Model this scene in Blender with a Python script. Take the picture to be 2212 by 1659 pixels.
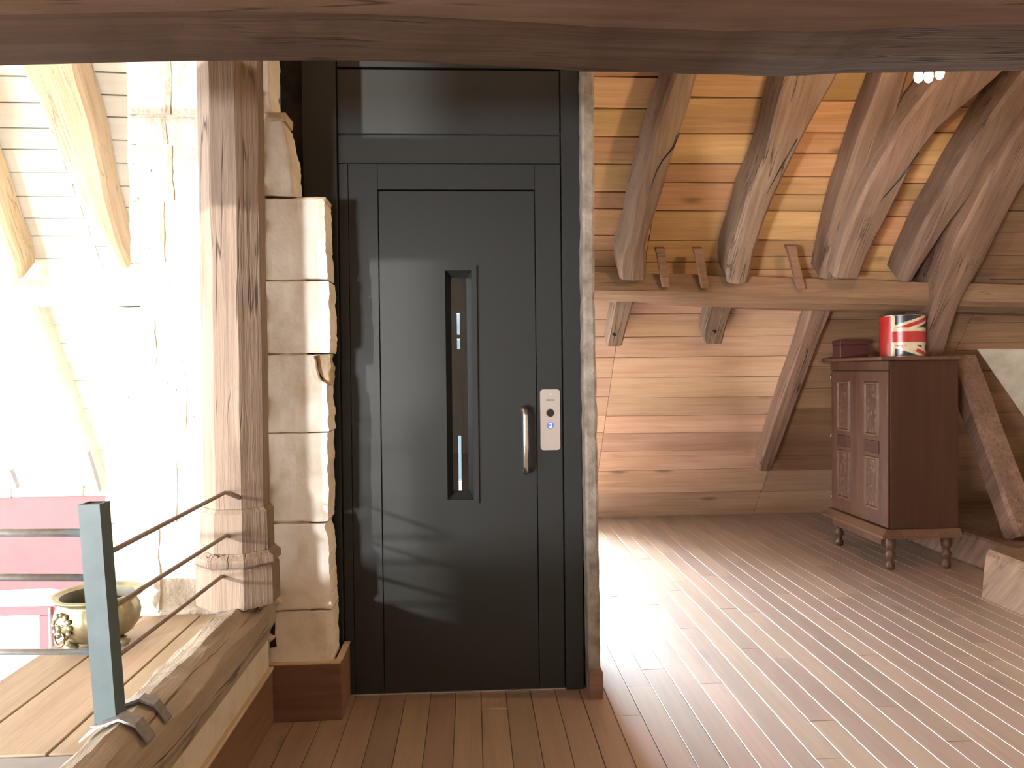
import bpy, bmesh, math, random
from mathutils import Vector, Matrix, noise

random.seed(7)
SC = bpy.context.scene
COL = SC.collection
for _o in list(bpy.data.objects):
    bpy.data.objects.remove(_o)

# ------------------------------------------------------------------ camera
W_, H_, F_ = 2212.0, 1659.0, 1700.0
YAW, PITCH, ROLL, EYE = math.radians(3.0), math.radians(-1.0), math.radians(0.6), 1.28
fwd = Vector((math.sin(YAW) * math.cos(PITCH), math.cos(YAW) * math.cos(PITCH), math.sin(PITCH)))
r0 = Vector((math.cos(YAW), -math.sin(YAW), 0))
u0 = r0.cross(fwd)
RIGHT = r0 * math.cos(ROLL) - u0 * math.sin(ROLL)
UP = u0 * math.cos(ROLL) + r0 * math.sin(ROLL)
CAM = Vector((0, 0, EYE))
cam = bpy.data.cameras.new('camera')
cam.sensor_width = 36.0
cam.lens = F_ / W_ * 36.0
cam.clip_start = 0.02
camo = bpy.data.objects.new('camera', cam)
camo.matrix_world = Matrix(((RIGHT.x, UP.x, -fwd.x, 0), (RIGHT.y, UP.y, -fwd.y, 0), (RIGHT.z, UP.z, -fwd.z, EYE), (0, 0, 0, 1)))
COL.objects.link(camo)
SC.camera = camo

# ------------------------------------------------------------------ world, sun, daylight, exposure
vs = SC.view_settings
vs.view_transform = 'Standard'
vs.look = 'None'
vs.exposure = 0.0
vs.gamma = 1.0
vs.use_curve_mapping = False
SC.cycles.use_denoising = True
SC.cycles.sample_clamp_indirect = 6.0
SC.cycles.max_bounces = 7
SC.cycles.diffuse_bounces = 4
SC.cycles.glossy_bounces = 3
SC.cycles.use_adaptive_sampling = True
SC.cycles.adaptive_threshold = 0.1
SC.cycles.adaptive_min_samples = 16

wd = bpy.data.worlds.new('sky')
SC.world = wd
wd.use_nodes = True
wn = wd.node_tree
wn.nodes['Background'].inputs['Color'].default_value = (0.93, 0.96, 1.0, 1)
wn.nodes['Background'].inputs['Strength'].default_value = 4.0

SUN_DIR = Vector((0.69, 1.0, -0.235)).normalized()
sun = bpy.data.lights.new('sun', 'SUN')
sun.energy = 6.0
sun.angle = math.radians(1.2)
sun.color = (1.0, 0.97, 0.92)
suno = bpy.data.objects.new('sun', sun)
suno.rotation_euler = SUN_DIR.to_track_quat('-Z', 'Y').to_euler()
suno.location = (-9, -9, 6)
COL.objects.link(suno)


def area(name, loc, direction, sx, sy, power, color=(0.95, 0.98, 1.0), spread=180):
    l = bpy.data.lights.new(name, 'AREA')
    l.shape = 'RECTANGLE'
    l.size, l.size_y, l.energy, l.color = sx, sy, power, color
    l.spread = math.radians(spread)
    o = bpy.data.objects.new(name, l)
    o.location = loc
    o.rotation_euler = Vector(direction).to_track_quat('-Z', 'Y').to_euler()
    COL.objects.link(o)
    return o


# daylight entering the gable windows, the dormer behind the lift and an unseen low front window
area('daylight_gable_window', (-5.45, 2.9, 0.9), (1, 0.25, 0.0), 4.2, 3.6, 420)
area('daylight_front_window', (-5.45, -3.3, 1.6), (1, 0.85, -0.05), 3.4, 3.0, 410)
area('daylight_dormer', (-0.25, 7.22, 0.95), (0.12, -1, -0.32), 1.05, 1.0, 1750, (0.82, 0.91, 1.0))
area('daylight_unseen_low_window', (-4.75, -5.93, 0.30), (0.58, 1.0, 0.20), 0.8, 0.9, 340, (0.97, 0.98, 1.0), 110)


# ------------------------------------------------------------------ ray helpers: photograph pixel -> real point on a known plane
def ray(px, py):
    return fwd + RIGHT * ((px - W_ / 2) / F_) - UP * ((py - H_ / 2) / F_)


def hitY(px, py, Y):
    d = ray(px, py)
    return CAM + d * (Y / d.y)


def hitX(px, py, X):
    d = ray(px, py)
    return CAM + d * (X / d.x)


def hitZ(px, py, z):
    d = ray(px, py)
    return CAM + d * ((z - EYE) / d.z)


Y0 = hitZ(1500, 1112, 0).y                      # where the roof slope meets the floor
ANG = math.radians(50)
RO = Vector((0, Y0, 0))
RU = Vector((0, -math.cos(ANG), math.sin(ANG)))
RN = Vector((0, -math.sin(ANG), -math.cos(ANG)))


def hitR(px, py, t=0.0):
    d = ray(px, py)
    o = RO + RN * t
    return CAM + d * ((o - CAM).dot(RN) / d.dot(RN))


def roof(x, s, t=0.0):
    return RO + Vector((x, 0, 0)) + RU * s + RN * t


def s_of(p):
    return (p - RO).dot(RU)


YD = hitZ(1003, 1494, 0).y                      # lift door plane
YK = hitZ(655, 1558, 0).y                       # front of the pier skirting
YW = YK + 0.022                                 # front of the stone pier
YS = hitZ(1288, 1512, 0).y + 0.022              # front of the plaster jamb


def lerp(a, b, t):
    return a + (b - a) * t


def poly(pts, v):
    """piecewise linear lookup: pts = [(key, value)...]"""
    if v <= pts[0][0]:
        return pts[0][1]
    for (a, x), (b, y) in zip(pts, pts[1:]):
        if v <= b:
            return lerp(x, y, (v - a) / (b - a)) if b > a else y
    return pts[-1][1]


def nz(x, y, z, s=1.0):
    return noise.noise(Vector((x * s, y * s, z * s)))


# ------------------------------------------------------------------ materials
def new_mat(name):
    m = bpy.data.materials.new(name)
    m.use_nodes = True
    nt = m.node_tree
    return m, nt, nt.nodes['Principled BSDF']


def ramp(nt, stops):
    r = nt.nodes.new('ShaderNodeValToRGB')
    e = r.color_ramp.elements
    while len(e) < len(stops):
        e.new(0.5)
    for el, (p, c) in zip(e, stops):
        el.position = p
        el.color = (*c, 1)
    return r


def wood(name, dark, mid, light, grain, rough=0.6, bump=0.25, fine=45.0, tilt=0.0, vari=0.22, crack=0.0, knots=0.0, spec=0.35, huev=0.005):
    m, nt, b = new_mat(name)
    L, N = nt.links, nt.nodes
    tc = N.new('ShaderNodeTexCoord')
    oi = N.new('ShaderNodeObjectInfo')
    add = N.new('ShaderNodeVectorMath'); add.operation = 'MULTIPLY_ADD'
    cmb = N.new('ShaderNodeCombineXYZ')
    for i in range(3):
        L.new(oi.outputs['Random'], cmb.inputs[i])
    add.inputs[1].default_value = (37.0, 53.0, 71.0)
    L.new(cmb.outputs[0], add.inputs[0])
    L.new(tc.outputs['Object'], add.inputs[2])
    mp0 = N.new('ShaderNodeMapping')
    mp0.inputs['Rotation'].default_value = (tilt, 0, 0)
    L.new(add.outputs[0], mp0.inputs['Vector'])
    mp = N.new('ShaderNodeMapping')
    sc = [fine, fine, fine]
    sc['XYZ'.index(grain)] = 1.6
    mp.inputs['Scale'].default_value = sc
    L.new(mp0.outputs[0], mp.inputs['Vector'])
    n1 = N.new('ShaderNodeTexNoise')
    n1.inputs['Scale'].default_value = 1.0
    n1.inputs['Detail'].default_value = 6
    n1.inputs['Roughness'].default_value = 0.65
    n1.inputs['Distortion'].default_value = 0.6
    L.new(mp.outputs[0], n1.inputs['Vector'])
    n2 = N.new('ShaderNodeTexNoise')
    mp2 = N.new('ShaderNodeMapping')
    s2 = [7.0, 7.0, 7.0]
    s2['XYZ'.index(grain)] = 1.3
    mp2.inputs['Scale'].default_value = s2
    L.new(mp0.outputs[0], mp2.inputs['Vector'])
    L.new(mp2.outputs[0], n2.inputs['Vector'])
    n2.inputs['Scale'].default_value = 1.0
    n2.inputs['Detail'].default_value = 4
    mx = N.new('ShaderNodeMath'); mx.operation = 'MULTIPLY_ADD'
    L.new(n1.outputs['Fac'], mx.inputs[0])
    mx.inputs[1].default_value = 0.55
    ms = N.new('ShaderNodeMath'); ms.operation = 'MULTIPLY'
    L.new(n2.outputs['Fac'], ms.inputs[0]); ms.inputs[1].default_value = 0.45
    L.new(ms.outputs[0], mx.inputs[2])
    cr = ramp(nt, [(0.28, dark), (0.5, mid), (0.72, light)])
    L.new(mx.outputs[0], cr.inputs['Fac'])
    hs = N.new('ShaderNodeHueSaturation')
    L.new(cr.outputs['Color'], hs.inputs['Color'])
    mr = N.new('ShaderNodeMapRange')
    mr.inputs['To Min'].default_value = 1.0 - vari
    mr.inputs['To Max'].default_value = 1.0 + vari
    L.new(oi.outputs['Random'], mr.inputs['Value'])
    L.new(mr.outputs[0], hs.inputs['Value'])
    # independent hue shift per piece
    fr = N.new('ShaderNodeMath'); fr.operation = 'MULTIPLY'; fr.inputs[1].default_value = 17.31
    L.new(oi.outputs['Random'], fr.inputs[0])
    fc = N.new('ShaderNodeMath'); fc.operation = 'FRACT'
    L.new(fr.outputs[0], fc.inputs[0])
    mh = N.new('ShaderNodeMapRange')
    mh.inputs['To Min'].default_value = 0.5 - huev
    mh.inputs['To Max'].default_value = 0.5 + huev
    L.new(fc.outputs[0], mh.inputs['Value'])
    L.new(mh.outputs[0], hs.inputs['Hue'])
    col = hs.outputs['Color']
    height = n1.outputs['Fac']
    if knots > 0:
        v = N.new('ShaderNodeTexVoronoi')
        mpk = N.new('ShaderNodeMapping')
        sk = [5.0, 5.0, 5.0]
        sk['XYZ'.index(grain)] = 1.7
        mpk.inputs['Scale'].default_value = sk
        L.new(mp0.outputs[0], mpk.inputs['Vector'])
        L.new(mpk.outputs[0], v.inputs['Vector'])
        v.inputs['Scale'].default_value = 1.0
        kr = ramp(nt, [(0.05, (1, 1, 1)), (0.16, (0, 0, 0))])
        L.new(v.outputs['Distance'], kr.inputs['Fac'])
        kf = N.new('ShaderNodeMath'); kf.operation = 'MULTIPLY'; kf.inputs[1].default_value = knots
        L.new(kr.outputs['Color'], kf.inputs[0])
        mk = N.new('ShaderNodeMixRGB')
        L.new(kf.outputs[0], mk.inputs['Fac'])
        L.new(col, mk.inputs['Color1'])
        mk.inputs['Color2'].default_value = (dark[0] * 0.45, dark[1] * 0.42, dark[2] * 0.42, 1)
        col = mk.outputs['Color']
    if crack > 0:
        mp3 = N.new('ShaderNodeMapping')
        s3 = [14.0, 14.0, 14.0]
        s3['XYZ'.index(grain)] = 0.7
        mp3.inputs['Scale'].default_value = s3
        L.new(mp0.outputs[0], mp3.inputs['Vector'])
        n3 = N.new('ShaderNodeTexNoise')
        n3.inputs['Scale'].default_value = 1.0
        n3.inputs['Detail'].default_value = 3
        L.new(mp3.outputs[0], n3.inputs['Vector'])
        cr3 = ramp(nt, [(0.485, (0, 0, 0)), (0.5, (1, 1, 1)), (0.515, (0, 0, 0))])
        L.new(n3.outputs['Fac'], cr3.inputs['Fac'])
        n4 = N.new('ShaderNodeTexNoise'); n4.inputs['Scale'].default_value = 3.0
        L.new(mp0.outputs[0], n4.inputs['Vector'])
        cr4 = ramp(nt, [(0.5, (0, 0, 0)), (0.6, (1, 1, 1))])
        L.new(n4.outputs['Fac'], cr4.inputs['Fac'])
        mc = N.new('ShaderNodeMath'); mc.operation = 'MULTIPLY'
        L.new(cr3.outputs['Color'], mc.inputs[0]); L.new(cr4.outputs['Color'], mc.inputs[1])
        mc2 = N.new('ShaderNodeMath'); mc2.operation = 'MULTIPLY'; mc2.inputs[1].default_value = crack
        L.new(mc.outputs[0], mc2.inputs[0])
        mk = N.new('ShaderNodeMixRGB')
        L.new(mc2.outputs[0], mk.inputs['Fac'])
        L.new(col, mk.inputs['Color1'])
        mk.inputs['Color2'].default_value = (dark[0] * 0.3, dark[1] * 0.28, dark[2] * 0.28, 1)
        col = mk.outputs['Color']
        sb = N.new('ShaderNodeMath'); sb.operation = 'SUBTRACT'
        L.new(height, sb.inputs[0]); L.new(mc2.outputs[0], sb.inputs[1])
        height = sb.outputs[0]
    L.new(col, b.inputs['Base Color'])
    b.inputs['Roughness'].default_value = rough
    b.inputs['Specular IOR Level'].default_value = spec
    bp = N.new('ShaderNodeBump')
    bp.inputs['Strength'].default_value = bump
    bp.inputs['Distance'].default_value = 0.01
    L.new(height, bp.inputs['Height'])
    L.new(bp.outputs[0], b.inputs['Normal'])
    return m


def mottled(name, c1, c2, c3, scale=6.0, fine=60.0, rough=0.9, bump=0.5, dist=0.01, pits=0.0, vari=0.06):
    m, nt, b = new_mat(name)
    L, N = nt.links, nt.nodes
    tc = N.new('ShaderNodeTexCoord')
    n1 = N.new('ShaderNodeTexNoise'); n1.inputs['Scale'].default_value = scale; n1.inputs['Detail'].default_value = 7; n1.inputs['Roughness'].default_value = 0.62
    n2 = N.new('ShaderNodeTexNoise'); n2.inputs['Scale'].default_value = fine; n2.inputs['Detail'].default_value = 4
    L.new(tc.outputs['Object'], n1.inputs['Vector']); L.new(tc.outputs['Object'], n2.inputs['Vector'])
    cr = ramp(nt, [(0.32, c1), (0.5, c2), (0.68, c3)])
    L.new(n1.outputs['Fac'], cr.inputs['Fac'])
    oi = N.new('ShaderNodeObjectInfo')
    hs = N.new('ShaderNodeHueSaturation')
    mr = N.new('ShaderNodeMapRange'); mr.inputs['To Min'].default_value = 1 - vari; mr.inputs['To Max'].default_value = 1 + vari
    L.new(oi.outputs['Random'], mr.inputs['Value']); L.new(mr.outputs[0], hs.inputs['Value'])
    L.new(cr.outputs['Color'], hs.inputs['Color'])
    col = hs.outputs['Color']
    ad = N.new('ShaderNodeMath'); ad.operation = 'MULTIPLY_ADD'
    L.new(n2.outputs['Fac'], ad.inputs[0]); ad.inputs[1].default_value = 0.4
    L.new(n1.outputs['Fac'], ad.inputs[2])
    h = ad.outputs[0]
    if pits > 0:
        v = N.new('ShaderNodeTexVoronoi'); v.inputs['Scale'].default_value = 26
        nd = N.new('ShaderNodeTexNoise'); nd.inputs['Scale'].default_value = 5
        L.new(tc.outputs['Object'], v.inputs['Vector']); L.new(tc.outputs['Object'], nd.inputs['Vector'])
        pr = ramp(nt, [(0.06, (1, 1, 1)), (0.16, (0, 0, 0))])
        L.new(v.outputs['Distance'], pr.inputs['Fac'])
        pm = ramp(nt, [(0.56, (0, 0, 0)), (0.66, (1, 1, 1))])
        L.new(nd.outputs['Fac'], pm.inputs['Fac'])
        mm = N.new('ShaderNodeMath'); mm.operation = 'MULTIPLY'
        L.new(pr.outputs['Color'], mm.inputs[0]); L.new(pm.outputs['Color'], mm.inputs[1])
        m2 = N.new('ShaderNodeMath'); m2.operation = 'MULTIPLY'; m2.inputs[1].default_value = pits
        L.new(mm.outputs[0], m2.inputs[0])
        mk = N.new('ShaderNodeMixRGB'); L.new(m2.outputs[0], mk.inputs['Fac']); L.new(col, mk.inputs['Color1'])
        mk.inputs['Color2'].default_value = (c1[0] * 0.3, c1[1] * 0.28, c1[2] * 0.24, 1)
        col = mk.outputs['Color']
        sb = N.new('ShaderNodeMath'); sb.operation = 'SUBTRACT'
        L.new(h, sb.inputs[0]); L.new(m2.outputs[0], sb.inputs[1]); h = sb.outputs[0]
    L.new(col, b.inputs['Base Color'])
    b.inputs['Roughness'].default_value = rough
    b.inputs['Specular IOR Level'].default_value = 0.2
    bp = N.new('ShaderNodeBump'); bp.inputs['Strength'].default_value = bump; bp.inputs['Distance'].default_value = dist
    L.new(h, bp.inputs['Height']); L.new(bp.outputs[0], b.inputs['Normal'])
    return m


def flat(name, c, rough=0.5, metal=0.0, spec=0.5, speck=0.05, scale=40.0, emis=None, estr=0.0, bump=0.0):
    m, nt, b = new_mat(name)
    L, N = nt.links, nt.nodes
    tc = N.new('ShaderNodeTexCoord')
    n = N.new('ShaderNodeTexNoise'); n.inputs['Scale'].default_value = scale; n.inputs['Detail'].default_value = 4
    L.new(tc.outputs['Object'], n.inputs['Vector'])
    cr = ramp(nt, [(0.3, tuple(x * (1 - speck) for x in c)), (0.7, tuple(min(1, x * (1 + speck)) for x in c))])
    L.new(n.outputs['Fac'], cr.inputs['Fac'])
    L.new(cr.outputs['Color'], b.inputs['Base Color'])
    b.inputs['Roughness'].default_value = rough
    b.inputs['Metallic'].default_value = metal
    b.inputs['Specular IOR Level'].default_value = spec
    if emis:
        b.inputs['Emission Color'].default_value = (*emis, 1)
        b.inputs['Emission Strength'].default_value = estr
    if bump:
        bp = N.new('ShaderNodeBump'); bp.inputs['Strength'].default_value = bump; bp.inputs['Distance'].default_value = 0.004
        L.new(n.outputs['Fac'], bp.inputs['Height']); L.new(bp.outputs[0], b.inputs['Normal'])
    return m


def glass_mat(name, tint, gloss=0.12):
    m, nt, b = new_mat(name)
    L, N = nt.links, nt.nodes
    out = N['Material Output']
    N.remove(b)
    t = N.new('ShaderNodeBsdfTransparent'); t.inputs['Color'].default_value = (*tint, 1)
    g = N.new('ShaderNodeBsdfGlossy'); g.inputs['Roughness'].default_value = 0.02
    fz = N.new('ShaderNodeFresnel'); fz.inputs['IOR'].default_value = 1.5
    mx = N.new('ShaderNodeMixShader')
    ml = N.new('ShaderNodeMath'); ml.operation = 'MULTIPLY_ADD'; ml.inputs[1].default_value = 1.0; ml.inputs[2].default_value = gloss * 0.1
    L.new(fz.outputs[0], ml.inputs[0]); L.new(ml.outputs[0], mx.inputs['Fac'])
    L.new(t.outputs[0], mx.inputs[1]); L.new(g.outputs[0], mx.inputs[2]); L.new(mx.outputs[0], out.inputs['Surface'])
    return m


M = {}
M['board_x'] = wood('roof_board_wood', (0.30, 0.155, 0.068), (0.46, 0.26, 0.125), (0.60, 0.37, 0.19), 'X', 0.62, 0.12, 40, vari=0.26, knots=0.75, huev=0.012)
M['board_shaded'] = wood('shaded_board_wood', (0.15, 0.078, 0.04), (0.235, 0.13, 0.07), (0.32, 0.19, 0.11), 'X', 0.65, 0.12, 40, vari=0.2, knots=0.6)  # board wood darkened in colour for the shaded right corner
M['board_low'] = wood('lower_board_wood', (0.32, 0.18, 0.11), (0.47, 0.295, 0.195), (0.58, 0.40, 0.285), 'X', 0.6, 0.12, 40, vari=0.2, knots=0.7, huev=0.01)
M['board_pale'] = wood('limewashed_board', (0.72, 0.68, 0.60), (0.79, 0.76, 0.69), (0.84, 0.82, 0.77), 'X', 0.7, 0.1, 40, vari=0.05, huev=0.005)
M['rafter'] = wood('rafter_oak', (0.085, 0.052, 0.034), (0.18, 0.115, 0.078), (0.285, 0.195, 0.138), 'Y', 0.75, 0.5, 42, tilt=ANG, vari=0.10, crack=0.9, huev=0.008)
M['rafter_dark'] = wood('dark_rafter_oak', (0.075, 0.042, 0.028), (0.16, 0.092, 0.06), (0.27, 0.16, 0.105), 'Y', 0.75, 0.5, 42, tilt=ANG, vari=0.08, crack=0.9, huev=0.006)  # slightly darker and redder than the other rafter wood
M['purlin'] = wood('purlin_oak', (0.135, 0.072, 0.04), (0.22, 0.122, 0.07), (0.31, 0.185, 0.112), 'X', 0.75, 0.5, 38, vari=0.05, crack=0.5)
M['pale_rafter'] = wood('overexposed_rafter_oak', (0.40, 0.27, 0.155), (0.58, 0.43, 0.27), (0.70, 0.57, 0.40), 'Y', 0.75, 0.4, 40, tilt=ANG, vari=0.06, crack=0.5)  # natural oak lightened in colour for the overexposed bay
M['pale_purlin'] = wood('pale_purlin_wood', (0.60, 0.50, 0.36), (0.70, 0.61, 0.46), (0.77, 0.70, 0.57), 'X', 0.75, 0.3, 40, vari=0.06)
M['beam'] = wood('dark_beam_oak', (0.034, 0.018, 0.010), (0.058, 0.031, 0.018), (0.088, 0.050, 0.030), 'X', 0.9, 0.5, 36, vari=0.0, crack=0.7, spec=0.1)
M['floor'] = wood('oak_floor', (0.185, 0.122, 0.085), (0.26, 0.175, 0.122), (0.325, 0.228, 0.168), 'Y', 0.5, 0.06, 50, vari=0.17, knots=0.5, huev=0.012, spec=0.6)
M['floor'].node_tree.nodes['Principled BSDF'].inputs['Coat Weight'].default_value = 1.0
M['floor'].node_tree.nodes['Principled BSDF'].inputs['Coat Roughness'].default_value = 0.5
M['floor'].node_tree.nodes['Principled BSDF'].inputs['Coat IOR'].default_value = 2.1
M['skirt'] = wood('brown_skirting', (0.10, 0.05, 0.032), (0.165, 0.088, 0.055), (0.23, 0.13, 0.085), 'X', 0.5, 0.1, 36, vari=0.05)
M['skirt_y'] = wood('brown_skirting_long', (0.12, 0.06, 0.038), (0.20, 0.108, 0.066), (0.28, 0.16, 0.10), 'Y', 0.5, 0.1, 36, vari=0.05)
M['strip_y'] = wood('pale_strip', (0.42, 0.30, 0.20), (0.54, 0.41, 0.29), (0.63, 0.51, 0.38), 'Y', 0.6, 0.1, 36, vari=0.05)
M['post'] = wood('weathered_post_oak', (0.125, 0.086, 0.061), (0.215, 0.155, 0.114), (0.29, 0.216, 0.164), 'Z', 0.78, 0.6, 46, vari=0.03, crack=1.0)
M['log'] = wood('weathered_log', (0.20, 0.155, 0.11), (0.32, 0.26, 0.195), (0.42, 0.355, 0.28), 'Y', 0.85, 0.9, 30, vari=0.0, crack=0.7)
M['deck'] = wood('wide_deck_oak', (0.28, 0.195, 0.125), (0.38, 0.28, 0.19), (0.46, 0.35, 0.25), 'Y', 0.7, 0.15, 26, vari=0.07, knots=0.4)
M['cab'] = wood('carved_cabinet_wood', (0.034, 0.013, 0.006), (0.060, 0.025, 0.012), (0.092, 0.042, 0.021), 'Z', 0.5, 0.12, 36, vari=0.05, spec=0.25)
M['cab_side'] = wood('cabinet_side_wood', (0.026, 0.0095, 0.0045), (0.040, 0.0155, 0.0075), (0.054, 0.022, 0.011), 'Z', 0.6, 0.06, 30, vari=0.0, spec=0.2)
M['cab_y'] = wood('cabinet_moulding_wood', (0.05, 0.021, 0.011), (0.085, 0.040, 0.021), (0.125, 0.064, 0.037), 'Y', 0.5, 0.1, 36, vari=0.03, spec=0.3)
M['stone'] = mottled('limestone', (0.62, 0.545, 0.44), (0.76, 0.69, 0.595), (0.83, 0.78, 0.70), 4.0, 70, 0.92, 0.35, 0.008)
M['stone_white'] = mottled('limewashed_stone', (0.62, 0.56, 0.45), (0.78, 0.73, 0.63), (0.84, 0.81, 0.74), 4.0, 60, 0.92, 0.7, 0.02, pits=0.8)
M['mortar'] = mottled('mortar', (0.36, 0.27, 0.17), (0.50, 0.40, 0.28), (0.60, 0.50, 0.38), 9.0, 80, 0.95, 0.7, 0.01)
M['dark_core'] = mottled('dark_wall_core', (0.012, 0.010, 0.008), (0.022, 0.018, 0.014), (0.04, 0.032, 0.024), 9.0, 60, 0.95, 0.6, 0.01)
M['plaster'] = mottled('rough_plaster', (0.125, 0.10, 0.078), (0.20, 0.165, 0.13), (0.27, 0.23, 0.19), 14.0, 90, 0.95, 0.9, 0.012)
M['plaster_daylight'] = mottled('plaster_and_daylight', (0.52, 0.45, 0.34), (0.62, 0.55, 0.44), (0.68, 0.62, 0.52), 7.0, 60, 0.95, 0.3, 0.008)  # plaster strip colour, also used for the painted daylight triangle
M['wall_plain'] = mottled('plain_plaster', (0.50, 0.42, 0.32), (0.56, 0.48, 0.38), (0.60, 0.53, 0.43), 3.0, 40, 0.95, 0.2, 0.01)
M['lift'] = flat('anthracite_lift_paint', (0.021, 0.0225, 0.0215), 0.36, 0.0, 0.32, 0.04, 300)
M['lift_in'] = flat('lift_shaft_dark', (0.02, 0.022, 0.024), 0.5, 0.0, 0.4)
M['groove'] = flat('lift_joint_black', (0.004, 0.005, 0.006), 0.6)
M['steel'] = flat('brushed_steel', (0.62, 0.60, 0.57), 0.24, 1.0)
M['panelmetal'] = flat('beige_control_plate', (0.40, 0.34, 0.30), 0.45, 0.35, 0.5, 0.03, 200)
M['black'] = flat('black_plastic', (0.008, 0.008, 0.009), 0.35)
M['blue2'] = flat('blue_digit_light', (0.1, 0.5, 1.0), 0.4, emis=(0.12, 0.55, 1.0), estr=5.0)
M['blueglow'] = flat('blue_button_light', (0.08, 0.12, 0.6), 0.3, emis=(0.08, 0.13, 0.9), estr=0.55)
M['led'] = flat('white_indicator_light', (0.9, 0.9, 0.9), 0.3, emis=(1, 1, 1), estr=0.6)
M['glass'] = glass_mat('clear_glass', (0.92, 0.95, 0.95), 0.2)
M['smoked'] = glass_mat('smoked_lift_glass', (0.42, 0.48, 0.51), 0.5)
M['teal'] = flat('grey_green_post_paint', (0.088, 0.125, 0.128), 0.5, 0.0, 0.5, 0.14, 14)
M['iron'] = flat('grey_iron_rod', (0.30, 0.29, 0.28), 0.45, 0.6, 0.5, 0.15, 60)
M['rust'] = flat('rusty_rod', (0.26, 0.20, 0.165), 0.6, 0.3, 0.5, 0.2, 60)
M['galv'] = flat('galvanised_rail', (0.52, 0.55, 0.58), 0.35, 0.8, 0.5, 0.12, 50)
M['greyboard'] = flat('grey_board', (0.30, 0.28, 0.27), 0.6, 0, 0.3, 0.12, 12)  # flat grey; on the rafter feet it stands for their shade
M['brass'] = flat('patinated_brass', (0.27, 0.235, 0.14), 0.36, 0.8, 0.5, 0.28, 22, bump=0.3)
M['brass_in'] = flat('dull_brass_inside', (0.17, 0.16, 0.12), 0.6, 0.4, 0.5, 0.2, 22)
M['red'] = flat('washed_red_paint', (0.22, 0.078, 0.085), 0.55, 0, 0.4, 0.06, 6)  # red paled in colour to hold the veiling glare on the panel
M['redframe'] = flat('red_window_paint', (0.36, 0.09, 0.105), 0.45, 0, 0.5, 0.05, 8)
M['white'] = flat('white_limewash', (0.80, 0.78, 0.73), 0.9, 0, 0.2, 0.04, 5, bump=0.2)
M['boxred'] = flat('dark_red_box', (0.055, 0.014, 0.012), 0.5, 0, 0.4, 0.1, 30)
M['tin_red'] = flat('tin_red_print', (0.33, 0.018, 0.016), 0.22, 0, 0.6, 0.12, 20)
M['tin_cream'] = flat('tin_cream_print', (0.50, 0.41, 0.28), 0.22, 0, 0.6, 0.15, 20)
M['tin_navy'] = flat('tin_navy_print', (0.016, 0.018, 0.026), 0.22, 0, 0.6, 0.2, 20)
M['tin_metal'] = flat('tin_metal', (0.55, 0.53, 0.48), 0.25, 1.0)
M['bulb'] = flat('warm_bulb_glass', (1, 0.9, 0.7), 0.3, emis=(1.0, 0.80, 0.46), estr=18.0)
M['lampmetal'] = flat('lamp_brass', (0.35, 0.27, 0.15), 0.35, 0.9)
M['hinge'] = flat('hinge_steel', (0.6, 0.58, 0.55), 0.2, 1.0)


# ------------------------------------------------------------------ mesh helpers
def tag(o, label=None, cat=None, group=None, kind=None):
    if label: o['label'] = label
    if cat: o['category'] = cat
    if group: o['group'] = group
    if kind: o['kind'] = kind
    return o


def mesh_obj(name, verts, faces, mat, parent=None, smooth=False):
    me = bpy.data.meshes.new(name)
    me.from_pydata([tuple(v) for v in verts], [], faces)
    bm = bmesh.new(); bm.from_mesh(me)
    bmesh.ops.recalc_face_normals(bm, faces=bm.faces)
    bm.to_mesh(me); bm.free()
    if smooth:
        for p in me.polygons:
            p.use_smooth = True
    me.materials.append(M[mat] if isinstance(mat, str) else mat)
    o = bpy.data.objects.new(name, me)
    COL.objects.link(o)
    if parent:
        o.parent = parent
    return o


def bm_obj(name, bm, mat, parent=None, smooth=False):
    bmesh.ops.recalc_face_normals(bm, faces=bm.faces)
    me = bpy.data.meshes.new(name)
    bm.to_mesh(me); bm.free()
    if smooth:
        for p in me.polygons:
            p.use_smooth = True
    me.materials.append(M[mat] if isinstance(mat, str) else mat)
    o = bpy.data.objects.new(name, me)
    COL.objects.link(o)
    if parent:
        o.parent = parent
    return o


def empty(name, label=None, cat=None, group=None, kind=None):
    o = bpy.data.objects.new(name, None)
    o.empty_display_size = 0.05
    COL.objects.link(o)
    return tag(o, label, cat, group, kind)


def box(name, x0, x1, y0, y1, z0, z1, mat, parent=None, bev=0.0):
    bm = bmesh.new()
    bmesh.ops.create_cube(bm, size=1.0)
    for v in bm.verts:
        v.co = Vector((lerp(x0, x1, v.co.x + .5), lerp(y0, y1, v.co.y + .5), lerp(z0, z1, v.co.z + .5)))
    if bev > 0:
        bmesh.ops.bevel(bm, geom=list(bm.edges), offset=bev, segments=1, affect='EDGES')
    return bm_obj(name, bm, mat, parent)


def loft(name, secs, mat, parent=None, smooth=False):
    """secs: list of closed loops (lists of Vectors) of equal length"""
    n = len(secs[0])
    V = [p for s in secs for p in s]
    Fc = []
    for i in range(len(secs) - 1):
        for j in range(n):
            a, b = i * n + j, i * n + (j + 1) % n
            Fc.append((a, b, b + n, a + n))
    Fc.append(tuple(range(n - 1, -1, -1)))
    Fc.append(tuple(range((len(secs) - 1) * n, len(secs) * n)))
    return mesh_obj(name, V, Fc, mat, parent, smooth)


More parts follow.
